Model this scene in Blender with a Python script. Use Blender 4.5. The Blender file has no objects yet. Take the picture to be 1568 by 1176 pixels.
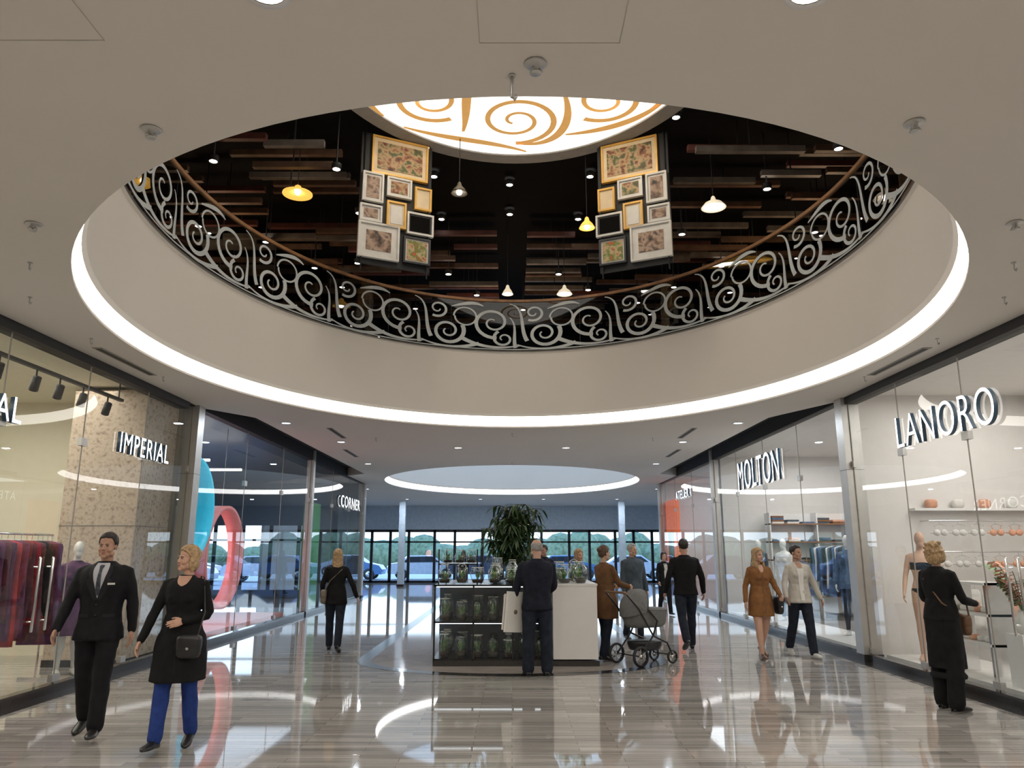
import bpy, bmesh, math, random, bisect
from mathutils import Vector, Matrix, noise
from mathutils.bvhtree import BVHTree
random.seed(7)
scene = bpy.context.scene
scene.view_settings.view_transform = 'Standard'
scene.view_settings.exposure = .35
pi = math.pi
CEIL = 4.07      # lower ceiling
UPF = 5.62       # upper floor
UPC = 9.12       # upper ceiling
V = Vector

# ------------------------------------------------------------------ materials
def mat(name, col, rough=.5, metal=0., var=.08, scale=6., emit=0., ecol=None, spec=.5):
    m = bpy.data.materials.new(name); m.use_nodes = True
    nt = m.node_tree; b = nt.nodes['Principled BSDF']
    tc = nt.nodes.new('ShaderNodeTexCoord')
    n = nt.nodes.new('ShaderNodeTexNoise'); n.inputs['Scale'].default_value = scale; n.inputs['Detail'].default_value = 4
    nt.links.new(tc.outputs['Object'], n.inputs['Vector'])
    r = nt.nodes.new('ShaderNodeValToRGB')
    c = list(col)[:3]
    r.color_ramp.elements[0].position = .3; r.color_ramp.elements[1].position = .7
    r.color_ramp.elements[0].color = [x*(1-var) for x in c]+[1]
    r.color_ramp.elements[1].color = [min(1, x*(1+var)) for x in c]+[1]
    nt.links.new(n.outputs['Fac'], r.inputs['Fac'])
    nt.links.new(r.outputs['Color'], b.inputs['Base Color'])
    b.inputs['Roughness'].default_value = rough
    b.inputs['Metallic'].default_value = metal
    b.inputs['Specular IOR Level'].default_value = spec if not name.startswith('cloth') else .22
    if emit > 0:
        b.inputs['Emission Color'].default_value = list(ecol or c)[:3]+[1]
        b.inputs['Emission Strength'].default_value = emit
    return m

def glassmat(name, tint=(.92,.96,.96), refl=1.0, rough=.0, ior=1.5):
    m = bpy.data.materials.new(name); m.use_nodes = True
    nt = m.node_tree; nt.nodes.clear()
    o = nt.nodes.new('ShaderNodeOutputMaterial'); mx = nt.nodes.new('ShaderNodeMixShader')
    t = nt.nodes.new('ShaderNodeBsdfTransparent'); t.inputs['Color'].default_value = (*tint, 1)
    g = nt.nodes.new('ShaderNodeBsdfGlossy'); g.inputs['Roughness'].default_value = rough
    f = nt.nodes.new('ShaderNodeFresnel')
    ge = nt.nodes.new('ShaderNodeNewGeometry')
    io = nt.nodes.new('ShaderNodeMapRange')   # thin pane: same reflectance from both sides
    io.inputs['To Min'].default_value = ior; io.inputs['To Max'].default_value = 1/ior
    nt.links.new(ge.outputs['Backfacing'], io.inputs['Value']); nt.links.new(io.outputs['Result'], f.inputs['IOR'])
    mu = nt.nodes.new('ShaderNodeMath'); mu.operation = 'MULTIPLY'; mu.inputs[1].default_value = refl; mu.use_clamp = True
    nt.links.new(f.outputs[0], mu.inputs[0]); nt.links.new(mu.outputs[0], mx.inputs[0])
    nt.links.new(t.outputs[0], mx.inputs[1]); nt.links.new(g.outputs[0], mx.inputs[2]); nt.links.new(mx.outputs[0], o.inputs[0])
    return m

def floor_mat():
    m = bpy.data.materials.new('polished_strip_tile'); m.use_nodes = True
    nt = m.node_tree; b = nt.nodes['Principled BSDF']
    tc = nt.nodes.new('ShaderNodeTexCoord')
    br = nt.nodes.new('ShaderNodeTexBrick')
    br.inputs['Scale'].default_value = 1; br.inputs['Brick Width'].default_value = .9; br.inputs['Row Height'].default_value = .11
    br.inputs['Mortar Size'].default_value = .003; br.inputs['Mortar Smooth'].default_value = .2
    br.inputs['Color1'].default_value = (.48,.455,.43,1); br.inputs['Color2'].default_value = (.29,.275,.26,1)
    br.inputs['Mortar'].default_value = (.18,.17,.16,1); br.offset = .37
    nt.links.new(tc.outputs['Object'], br.inputs['Vector'])
    mp = nt.nodes.new('ShaderNodeMapping'); mp.inputs['Scale'].default_value = (.7, 26, 1)
    nt.links.new(tc.outputs['Object'], mp.inputs['Vector'])
    n = nt.nodes.new('ShaderNodeTexNoise'); n.inputs['Scale'].default_value = 1.3; n.inputs['Detail'].default_value = 6
    nt.links.new(mp.outputs[0], n.inputs['Vector'])
    r = nt.nodes.new('ShaderNodeValToRGB'); r.color_ramp.elements[0].position = .36; r.color_ramp.elements[1].position = .62
    r.color_ramp.elements[0].color = (.70,.695,.69,1); r.color_ramp.elements[1].color = (1.12,1.12,1.115,1)
    nt.links.new(n.outputs['Fac'], r.inputs['Fac'])
    mx = nt.nodes.new('ShaderNodeMix'); mx.data_type = 'RGBA'; mx.blend_type = 'MULTIPLY'; mx.inputs[0].default_value = 1
    nt.links.new(br.outputs['Color'], mx.inputs[6]); nt.links.new(r.outputs['Color'], mx.inputs[7])
    nt.links.new(mx.outputs[2], b.inputs['Base Color'])
    b.inputs['Roughness'].default_value = .035; b.inputs['Specular IOR Level'].default_value = .8
    b.inputs['IOR'].default_value = 1.7
    bp = nt.nodes.new('ShaderNodeBump'); bp.inputs['Strength'].default_value = .10; bp.inputs['Distance'].default_value = .004
    nt.links.new(br.outputs['Fac'], bp.inputs['Height']); bp.invert = True
    nt.links.new(bp.outputs['Normal'], b.inputs['Normal'])
    return m

def spotmat(name, cols, scale=6, emit=0, rough=.6, kind='noise', detail=3):
    m = bpy.data.materials.new(name); m.use_nodes = True
    nt = m.node_tree; b = nt.nodes['Principled BSDF']
    tc = nt.nodes.new('ShaderNodeTexCoord')
    n = nt.nodes.new('ShaderNodeTexNoise'); n.inputs['Scale'].default_value = scale; n.inputs['Detail'].default_value = detail; out = n.outputs['Fac']
    nt.links.new(tc.outputs['Object'], n.inputs['Vector'])
    r = nt.nodes.new('ShaderNodeValToRGB'); els = r.color_ramp.elements
    k = len(cols); lo, hi = .3, .7
    els[0].position = lo; els[0].color = (*cols[0], 1); els[1].position = hi; els[1].color = (*cols[-1], 1)
    for i in range(1, k-1):
        e = els.new(lo+(hi-lo)*i/(k-1)); e.color = (*cols[i], 1)
    nt.links.new(out, r.inputs['Fac']); nt.links.new(r.outputs['Color'], b.inputs['Base Color'])
    b.inputs['Roughness'].default_value = rough
    if emit > 0:
        nt.links.new(r.outputs['Color'], b.inputs['Emission Color']); b.inputs['Emission Strength'].default_value = emit
    return m

M = {}
M['ceil'] = mat('ceiling_plaster', (.66,.62,.57), .8, var=.015, scale=.6)
M['fascia'] = mat('fascia_plaster', (.70,.655,.60), .75, var=.02, scale=.8)
M['led'] = mat('led_cove', (1,1,1), .5, emit=4.8, ecol=(1,.95,.86))
M['led2'] = mat('led_cove_far', (1,1,1), .5, emit=4.0, ecol=(1,.98,.95))
M['floor'] = floor_mat()
M['isl'] = mat('island_tile', (.40,.36,.33), .06, var=.12, scale=3, spec=.8)
M['darkstone'] = mat('dark_granite', (.03,.028,.027), .15, var=.3, scale=60, spec=.6)
M['black'] = mat('black_paint', (.012,.012,.013), .6)
M['blackgl'] = mat('black_gloss', (.015,.015,.017), .2)
M['blackc'] = mat('black_upper_ceiling', (.004,.0035,.0035), .9, spec=.1)
M['steel'] = mat('brushed_steel', (.50,.49,.47), .4, metal=.7, var=.05)
M['chrome'] = mat('chrome', (.7,.7,.7), .15, metal=1)
M['glass'] = glassmat('storefront_glass', (.93,.97,.97), 1.15)
M['bglass'] = glassmat('balustrade_glass', (.30,.32,.33), 1.4)
M['jar'] = glassmat('jar_glass', (.88,.94,.92), 2.2)
M['cream'] = mat('cream_wall', (.72,.68,.54), .7, var=.02)
M['white'] = mat('white_wall', (.72,.69,.665), .6, var=.02)
M['whitegl'] = mat('white_lacquer', (.75,.73,.71), .25, var=.02)
M['mosaic'] = spotmat('travertine_mosaic', [(.22,.16,.11),(.42,.33,.25),(.50,.41,.32),(.31,.23,.17)], 14, detail=8)
M['wood'] = mat('warm_wood', (.27,.13,.05), .45, var=.3, scale=5)
M['plank1'] = mat('plank_brown', (.10,.055,.032), .6, var=.4, scale=4)
M['plank2'] = mat('plank_grey', (.12,.10,.082), .6, var=.3, scale=4)
M['plank3'] = mat('plank_red', (.085,.025,.018), .6, var=.3, scale=4)
M['swirl'] = mat('frosted_swirl', (.50,.53,.53), .5, var=.1, scale=3)
M['lightbox'] = mat('lightbox_white', (1,.97,.9), .5, emit=1.0, ecol=(1,.96,.88))
M['ochre'] = mat('lightbox_ochre', (.5,.27,.08), .5, emit=.5, ecol=(.70,.37,.11))
M['rimgrey'] = mat('rim_grey', (.30,.28,.25), .6)
M['groove'] = mat('hatch_joint', (.46,.43,.39), .8)
M['spot'] = mat('spot_emit', (1,1,1), .5, emit=16, ecol=(1,.96,.90))
M['down'] = mat('downlight_emit', (1,1,1), .5, emit=6, ecol=(1,.93,.82))
M['downb'] = mat('downlight_cool', (1,1,1), .5, emit=5, ecol=(.75,.87,1))
M['strip'] = mat('display_strip_light', (1,1,1), .5, emit=1.6, ecol=(.95,.97,1))  # added glow for the kiosk shelves
M['sign'] = mat('sign_emit', (1,1,1), .5, emit=2.0, ecol=(1,1,1))
M['signside'] = mat('sign_side', (.04,.08,.13), .4)
M['gold'] = mat('gold_frame', (.66,.38,.08), .4, metal=.1)
M['framew'] = mat('white_frame', (.62,.60,.56), .5)
M['matte'] = mat('picture_mat', (.66,.54,.36), .7)
M['pic1'] = spotmat('picture_food', [(.03,.02,.015),(.20,.07,.03),(.45,.30,.16),(.07,.10,.03),(.10,.04,.03)], 7, detail=5)
M['pic2'] = spotmat('picture_portrait', [(.02,.02,.02),(.20,.12,.08),(.42,.30,.22),(.08,.05,.05)], 8, detail=5)
M['pic3'] = spotmat('picture_salad', [(.3,.05,.02),(.50,.36,.2),(.10,.18,.03),(.5,.08,.03)], 10, detail=5)
M['amber'] = mat('amber_shade', (.8,.45,.08), .4, emit=.8, ecol=(1,.55,.1))
M['shade'] = mat('lamp_shade', (.8,.72,.6), .4, emit=.5, ecol=(1,.85,.6))
M['bronze'] = mat('bronze_shade', (.13,.11,.08), .4, metal=.5)
M['bluewall'] = mat('dark_blue_wall', (.04,.07,.11), .35)
M['pinkwall'] = mat('pink_wall', (.75,.33,.30), .5)  # pink light on the shop floor, put into the colour
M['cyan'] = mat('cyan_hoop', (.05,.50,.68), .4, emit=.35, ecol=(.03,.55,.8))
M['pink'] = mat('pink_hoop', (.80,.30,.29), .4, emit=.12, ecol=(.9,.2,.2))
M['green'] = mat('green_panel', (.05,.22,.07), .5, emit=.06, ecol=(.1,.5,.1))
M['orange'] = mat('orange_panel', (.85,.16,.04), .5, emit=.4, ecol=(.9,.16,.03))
M['bluegrey'] = mat('bluegrey_wall', (.46,.54,.62), .6)
M['skyl'] = mat('skylight_panel', (.5,.65,.85), .5, emit=.9, ecol=(.50,.68,.9))  # added glow, tints the far opening blue
M['leaf'] = spotmat('leaf_green', [(.012,.03,.008),(.03,.07,.02),(.07,.12,.04)], 8, rough=.35)
M['leaf2'] = spotmat('terrarium_green', [(.05,.12,.035),(.14,.26,.08),(.30,.38,.16)], 14, rough=.5)
M['bark'] = mat('bark', (.08,.055,.035), .8)
M['soil'] = mat('soil', (.05,.035,.025), .9)
M['asph'] = mat('asphalt', (.44,.46,.48), .8)
M['hedge'] = spotmat('hedge_green', [(.07,.10,.05),(.14,.20,.10),(.2,.26,.15)], 3)
M['garpur'] = mat('garment_purple', (.12,.035,.10), .8, var=.5, scale=9)
M['garred'] = mat('garment_red', (.34,.02,.03), .8, var=.4, scale=9)
M['garblk'] = mat('garment_black', (.018,.016,.02), .8, var=.4, scale=9)
M['garbrn'] = mat('garment_maroon', (.12,.03,.04), .8, var=.5, scale=9)
M['garwht'] = mat('garment_white', (.66,.64,.61), .8, var=.1, scale=9)
M['garpch'] = mat('garment_peach', (.66,.34,.22), .8, var=.2, scale=9)
M['garblu'] = mat('garment_blue', (.07,.12,.22), .8, var=.3, scale=9)
M['navy'] = mat('cloth_navy', (.012,.014,.024), .85, var=.3, scale=12)
M['suit'] = mat('cloth_suit', (.008,.008,.010), .75, var=.3, scale=12)
M['lapel'] = mat('cloth_lapel', (.014,.014,.017), .6, var=.2, scale=12)
M['coatblk'] = mat('cloth_black', (.008,.008,.009), .85, var=.3, scale=12)
M['shirt'] = mat('cloth_shirt', (.46,.46,.50), .7)
M['tie'] = mat('cloth_tie', (.05,.055,.07), .6, var=.6, scale=60)
M['jeans'] = mat('cloth_denim_dark', (.016,.020,.032), .85, var=.3, scale=14)
M['bluetr'] = mat('cloth_trouser_blue', (.02,.045,.20), .85, var=.25, scale=12)
M['camel'] = mat('cloth_camel', (.21,.095,.035), .85, var=.2, scale=10)
M['brownc'] = mat('cloth_brown', (.13,.065,.03), .85, var=.2, scale=10)
M['whitej'] = mat('cloth_offwhite', (.50,.47,.42), .8, var=.1, scale=10)
M['greyj'] = mat('cloth_greyblue', (.06,.075,.09), .85, var=.2, scale=10)
M['shoe'] = mat('shoe_black', (.012,.011,.011), .35)
M['shoeb'] = mat('shoe_brown', (.09,.04,.02), .4)
M['shoew'] = mat('shoe_white', (.5,.5,.48), .5)
M['skin'] = mat('skin', (.50,.29,.205), .5, var=.05, scale=18)
M['skin2'] = mat('skin_tan', (.42,.235,.16), .5, var=.05, scale=18)
M['lip'] = mat('lips', (.36,.15,.12), .45)
M['eyew'] = mat('eye_white', (.45,.42,.40), .3)
M['eyed'] = mat('eye_iris', (.02,.014,.01), .2)
M['hblond'] = mat('hair_blonde', (.38,.25,.13), .55, var=.45, scale=40)
M['hdark'] = mat('hair_dark', (.018,.012,.009), .5, var=.4, scale=40)
M['hbrown'] = mat('hair_brown', (.08,.04,.02), .5, var=.4, scale=40)
M['hgrey'] = mat('hair_grey', (.32,.31,.30), .6, var=.3, scale=40)
M['mann'] = mat('mannequin_white', (.72,.70,.67), .35, var=.02)
M['mannt'] = mat('mannequin_skin', (.60,.38,.27), .4, var=.02)
M['bagblk'] = mat('bag_black', (.014,.014,.016), .4)
M['bagbrn'] = mat('bag_brown', (.14,.07,.035), .5)
M['bagtan'] = mat('bag_taupe', (.16,.13,.10), .5)
M['strfab'] = mat('stroller_grey', (.14,.14,.138), .85, var=.1, scale=20)
M['rubber'] = mat('rubber', (.02,.02,.02), .7)
M['paper'] = mat('paper_white', (.68,.66,.62), .6, var=.03)
M['carw'] = mat('car_white', (.6,.62,.65), .25)
M['card'] = mat('car_dark', (.05,.07,.1), .25)
M['carb'] = mat('car_blue', (.08,.2,.4), .25)

# ------------------------------------------------------------------ mesh builder
class MB:
    def __init__(s): s.v=[]; s.f=[]; s.m=[]; s.sm=[]; s.mats=[]
    def mi(s, m):
        if m not in s.mats: s.mats.append(m)
        return s.mats.index(m)
    def add(s, vs, fs, m, smooth=False, X=None):
        o = len(s.v)
        if X is not None: vs = [X @ V(p) for p in vs]
        s.v.extend([tuple(p) for p in vs])
        if isinstance(m, list):
            ids = [s.mi(k) for k in m]
        else:
            ids = [s.mi(m)]*len(fs)
        for f in fs: s.f.append([i+o for i in f])
        s.m.extend(ids); s.sm.extend([smooth]*len(fs))
    def box(s, a, b, m, X=None):
        x0,y0,z0=a; x1,y1,z1=b
        vs=[(x0,y0,z0),(x1,y0,z0),(x1,y1,z0),(x0,y1,z0),(x0,y0,z1),(x1,y0,z1),(x1,y1,z1),(x0,y1,z1)]
        fs=[(3,2,1,0),(4,5,6,7),(0,1,5,4),(1,2,6,5),(2,3,7,6),(3,0,4,7)]
        s.add(vs,fs,m,False,X)
    def quad(s, pts, m): s.add(pts,[(0,1,2,3)],m)
    def tube(s, pts, rad, m, seg=8, X=None): vs,fs=tube(pts,rad,seg); s.add(vs,fs,m,True,X)
    def ell(s, c, r, m, seg=14, rings=9, p=2, X=None): vs,fs=ell(c,r,seg,rings,p); s.add(vs,fs,m,True,X)
    def rev(s, prof, c, m, seg=16, X=None):
        vs=[];fs=[]
        for r,z in prof:
            for i in range(seg):
                a=2*pi*i/seg; vs.append((c[0]+r*math.cos(a),c[1]+r*math.sin(a),c[2]+z))
        for k in range(len(prof)-1):
            for i in range(seg):
                j=(i+1)%seg; fs.append((k*seg+i,k*seg+j,(k+1)*seg+j,(k+1)*seg+i))
        s.add(vs,fs,m,True,X)
    def obj(s, name, parent=None, loc=None, rotz=0):
        me=bpy.data.meshes.new(name); me.from_pydata(s.v,[],s.f)
        for m in s.mats: me.materials.append(m)
        me.polygons.foreach_set('material_index', s.m); me.polygons.foreach_set('use_smooth', s.sm)
        me.update()
        o=bpy.data.objects.new(name,me); scene.collection.objects.link(o)
        if loc: o.location=loc
        o.rotation_euler[2]=rotz
        if parent: o.parent=parent
        return o

def ell(c, r, seg=14, rings=9, p=2):
    vs=[];fs=[]
    def pt(th,ph):
        n=(math.sin(th)*math.cos(ph),math.sin(th)*math.sin(ph),math.cos(th))
        k=1 if p==2 else (sum(abs(q)**p for q in n))**(-1/p)
        return (c[0]+r[0]*n[0]*k,c[1]+r[1]*n[1]*k,c[2]+r[2]*n[2]*k)
    vs.append(pt(0,0))
    for i in range(1,rings):
        for j in range(seg): vs.append(pt(pi*i/rings,2*pi*j/seg))
    vs.append(pt(pi,0)); last=len(vs)-1
    for j in range(seg):
        fs.append((0,1+j,1+(j+1)%seg))
        fs.append((last,last-seg+(j+1)%seg,last-seg+j))
    for i in range(rings-2):
        for j in range(seg):
            a=1+i*seg+j; b=1+i*seg+(j+1)%seg; fs.append((a,a+seg,b+seg,b))
    return vs,fs

def tube(pts, rad, seg=10, caps=True):
    pts=[V(p) for p in pts]
    if not isinstance(rad,(list,tuple)): rad=[rad]*len(pts)
    rad=list(rad)
    P=[];R=[]
    if caps:
        d=(pts[0]-pts[1]).normalized()
        P+= [pts[0]+d*rad[0]*.9, pts[0]+d*rad[0]*.6]; R+=[rad[0]*.35, rad[0]*.8]
    P+=pts; R+=rad
    if caps:
        d=(pts[-1]-pts[-2]).normalized()
        P+= [pts[-1]+d*rad[-1]*.6, pts[-1]+d*rad[-1]*.9]; R+=[rad[-1]*.8, rad[-1]*.35]
    vs=[];fs=[]; up=None
    for i,p in enumerate(P):
        a=P[max(0,i-1)]; b=P[min(len(P)-1,i+1)]
        t=(b-a)
        t=t.normalized() if t.length>1e-9 else V((0,0,1))
        if up is None:
            up=V((0,0,1)) if abs(t.z)<.9 else V((1,0,0))
        x=t.cross(up).normalized(); y=x.cross(t).normalized(); up=y
        for j in range(seg):
            an=2*pi*j/seg; vs.append(p+x*math.cos(an)*R[i]+y*math.sin(an)*R[i])
    for i in range(len(P)-1):
        for j in range(seg):
            k=(j+1)%seg; fs.append((i*seg+j,i*seg+k,(i+1)*seg+k,(i+1)*seg+j))
    fs.append(tuple(range(seg))[::-1]); o=(len(P)-1)*seg; fs.append(tuple(range(o,o+seg)))
    return vs,fs

def catmull(keys, sub):
    out=[]
    n=len(keys)
    for i in range(n-1):
        p0=keys[max(0,i-1)];p1=keys[i];p2=keys[i+1];p3=keys[min(n-1,i+2)]
        for k in range(sub):
            t=k/sub
            out.append([.5*((2*b)+(-a+c)*t+(2*a-5*b+4*c-d)*t*t+(-a+3*b-3*c+d)*t**3) for a,b,c,d in zip(p0,p1,p2,p3)])
    out.append(list(keys[-1])); return out

def loft(keys, seg=24, sub=3, p=2.3, wav=None):
    ks=catmull(keys,sub); vs=[];fs=[]
    for q in ks:
        for j in range(seg):
            a=2*pi*j/seg; c=math.cos(a); s_=math.sin(a)
            k=(abs(c)**p+abs(s_)**p)**(-1/p)
            w=1+(wav(a,q[2]) if wav else 0)
            vs.append((q[0]+max(q[3],.004)*c*k*w,q[1]+max(q[4],.004)*s_*k*w,q[2]))
    for i in range(len(ks)-1):
        for j in range(seg):
            k=(j+1)%seg; fs.append((i*seg+j,i*seg+k,(i+1)*seg+k,(i+1)*seg+j))
    fs.append(tuple(range(seg))[::-1]); o=(len(ks)-1)*seg; fs.append(tuple(range(o,o+seg)))
    return vs,fs

def remesh(parts, vox, smooth=3):
    vs=[];fs=[];lab=[]
    for pv,pf,l in parts:
        o=len(vs); vs.extend([tuple(p) for p in pv])
        for f in pf: fs.append([i+o for i in f]); lab.append(l)
    me=bpy.data.meshes.new('t'); me.from_pydata(vs,[],fs); me.update()
    bm=bmesh.new(); bm.from_mesh(me); bmesh.ops.recalc_face_normals(bm,faces=bm.faces); bm.to_mesh(me); bm.free()
    ob=bpy.data.objects.new('t',me); scene.collection.objects.link(ob)
    md=ob.modifiers.new('r','REMESH'); md.mode='VOXEL'; md.voxel_size=vox; md.adaptivity=0
    sm=ob.modifiers.new('s','SMOOTH'); sm.factor=.5; sm.iterations=smooth
    dg=bpy.context.evaluated_depsgraph_get()
    m2=bpy.data.meshes.new_from_object(ob.evaluated_get(dg))
    V2=[v.co.copy() for v in m2.vertices]; F2=[tuple(p.vertices) for p in m2.polygons]
    bpy.data.objects.remove(ob); bpy.data.meshes.remove(me); bpy.data.meshes.remove(m2)
    bvh=BVHTree.FromPolygons([V(p) for p in vs],fs)
    L=[]
    for f in F2:
        c=V((0,0,0))
        for i in f: c+=V2[i]
        c/=len(f)
        r=bvh.find_nearest(c)
        L.append(lab[r[2]] if r[2] is not None else lab[0])
    return V2,F2,L

# ------------------------------------------------------------------ head / hair / hands
def make_head(fem):
    P=[]
    def e(c,r,l,**k): a,b=ell(c,r,18,12,**k); P.append((a,b,l))
    j=.9 if fem else 1.
    e((0,.018,.045),(.073,.093,.082),'skin')
    e((0,-.020,-.015),(.063*j,.068,.088),'skin')
    e((0,-.042,-.07),(.044*j,.045,.035),'skin')
    e((0,-.070,-.092),(.024*j,.019,.019),'skin')
    for sx in (-1,1):
        e((sx*.035,-.058,-.028),(.024,.022,.024),'skin')
        e((sx*.05*j,-.005,-.062),(.02,.035,.03),'skin')
        e((sx*.073,.012,-.004),(.008,.017,.03),'skin')
        e((sx*.028,-.076 if fem else -.079,.027),(.022,.012,.007),'skin')
        e((sx*.009,-.090,-.027),(.0075,.009,.0065),'skin')
    a,b=tube([(0,-.080,.018),(0,-.090,-.004),(0,-.098,-.023)],[.006,.0075,.0095 if not fem else .0085],8); P.append((a,b,'skin'))
    e((0,-.084,-.0515),(.021,.013,.0055),'lip'); e((0,-.082,-.0605),(.018,.013,.006),'lip')
    a,b=tube([(0,.02,-.05),(0,.03,-.13),(0,.038,-.21)],[.052*j,.052*j,.06*j],16); P.append((a,b,'skin'))
    return remesh(P,.0042,2)
HEADS={False:make_head(False),True:make_head(True)}
def make_egg():
    P=[]; a,b=ell((0,.0,.02),(.068,.085,.108),18,12); P.append((a,b,'skin'))
    a,b=ell((0,-.03,-.05),(.045,.05,.06),18,12); P.append((a,b,'skin'))
    a,b=tube([(0,.02,-.05),(0,.035,-.21)],[.045,.052],14); P.append((a,b,'skin'))
    return remesh(P,.008,3)
EGG=make_egg()

def lerpk(x,ks):
    if x<=ks[0][0]: return ks[0][1]
    for (a,b),(c,d) in zip(ks,ks[1:]):
        if x<=c: return b+(d-b)*(x-a)/(c-a)
    return ks[-1][1]
HAIRC={}
def make_hair(style):
    if style in HAIRC: return HAIRC[style]
    P=[]; c=V((0,.018,.047)); r=(.083,.104,.095)
    if style in('bob','curly','long','longb'): r=(.087,.109,.100)
    vs,fs=ell(tuple(c),r,40,26)
    out=[]
    for p in vs:
        p=V(p); q=p-c; az=abs(math.degrees(math.atan2(q.x,-q.y)))
        if style=='short': zh=lerpk(az,[(0,.092),(40,.085),(60,.04),(75,.0),(85,.015),(100,.01),(115,-.05),(180,-.08)])
        elif style=='bald': zh=lerpk(az,[(0,.3),(75,.2),(85,.01),(100,.005),(120,-.05),(180,-.07)])
        else: zh=lerpk(az,[(0,.088),(25,.08),(55,.04),(70,-.03),(85,-.06),(180,-.09)])
        if p.z<zh or (style=='bald' and p.z>.075): p=c+q*.80
        out.append(p)
    P.append((out,fs,'h'))
    def e(cc,rr): a,b=ell(cc,rr,16,12); P.append((a,b,'h'))
    if style=='bob':
        e((0,.06,-.04),(.080,.052,.080))
        for sx in(-1,1): e((sx*.075,.016,-.030),(.017,.045,.080))
    if style=='curly':
        e((0,.06,-.03),(.092,.065,.085))
        for sx in(-1,1): e((sx*.080,.015,-.025),(.026,.052,.07))
        rr=random.Random(3)
        for i in range(60):
            a=rr.uniform(50,310); z=rr.uniform(-.1,.13); rad=.09*math.sqrt(max(.1,1-((z-.03)/.16)**2))
            e((rad*math.sin(math.radians(a)),.03-rad*math.cos(math.radians(a)),z),(.02,.02,.018))
    if style in('long','longb'):
        e((0,.065,-.05),(.082,.052,.12)); e((0,.085,-.15),(.082,.033,.12))
        for sx in(-1,1):
            e((sx*.076,.020,-.05),(.019,.045,.11)); e((sx*.078,.022,-.14),(.024,.042,.09))
            if style=='long': e((sx*.075,-.030,-.17),(.022,.032,.08))
    if style=='bun':
        e((0,.115,.06),(.042,.038,.042)); e((0,.07,-.0),(.07,.045,.07))
    HAIRC[style]=remesh(P,.006,2)
    V2,F2,L=HAIRC[style]
    for p in V2:
        az=math.atan2(p.x,p.y+.0); d=(p-c); d.z*=.3
        k=.0022*math.sin(az*40+p.z*22)+.0022*noise.noise(V((p.x*28,p.y*28,p.z*9)))
        if d.length>1e-5: p+=d.normalized()*k
    return HAIRC[style]

def make_hand(curl):
    P=[]
    vs,fs=loft([(0,0,.03,.024,.026),(0,0,0,.021,.028),(0,0,-.03,.017,.036),(0,0,-.07,.016,.041),(-.002,0,-.095,.013,.040),(-.003,0,-.105,.008,.034)],18,3,2.6)
    P.append((vs,fs,'skin'))
    for y,L,dz in((-.031,.073,0),(-.0105,.082,-.003),(.0105,.076,-.002),(.030,.060,.004)):
        p=V((-.002,y,-.088+dz)); pts=[p.copy()]; a=curl*.35; segs=(.0,L*.45,L*.32,L*.26)
        for i,sl in enumerate(segs[1:]):
            a+=(curl*.5 if i else curl*.25)
            p=p+V((-math.sin(a),y*.25*(1-i*.3),-math.cos(a)))*sl; pts.append(p.copy())
        a_,b_=tube(pts,[.0095,.009,.0082,.0072],10); P.append((a_,b_,'skin'))
    a_,b_=tube([(-.004,-.018,-.018),(-.010,-.042,-.045),(-.018,-.054,-.072),(-.028,-.056,-.095)],[.015,.013,.0105,.0085],10); P.append((a_,b_,'skin'))
    return remesh(P,.004,2)
HANDS={0:make_hand(.55),1:make_hand(1.7)}

def shoe(ank, pitch, toeout, sx, m, mb, s, S):
    ks=[(-.070,.018,.035),(-.060,.032,.062),(-.02,.037,.085),(.03,.038,.080),(.08,.044,.058),(.13,.046,.046),(.17,.040,.038),(.195,.026,.028),(.205,.010,.014)]
    vs=[];fs=[];seg=14
    for off,hw,h in catmull([(k[0],k[1],k[2]) for k in ks],2):
        for j in range(seg):
            a=2*pi*j/seg; z=math.sin(a); zz=h*.5+h*.5*(abs(z)**.7 if z>0 else -(abs(z)**.35))
            vs.append(V((hw*math.cos(a),-off,zz-.08)))
    n=len(vs)//seg
    for i in range(n-1):
        for j in range(seg):
            k=(j+1)%seg; fs.append((i*seg+j,i*seg+k,(i+1)*seg+k,(i+1)*seg+j))
    fs.append(tuple(range(seg))); fs.append(tuple(range((n-1)*seg,n*seg)))
    X=S@Matrix.Translation(ank)@Matrix.Rotation(sx*toeout,4,'Z')@Matrix.Rotation(-pitch,4,'X')
    mb.add(vs,fs,m,True,X)

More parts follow.
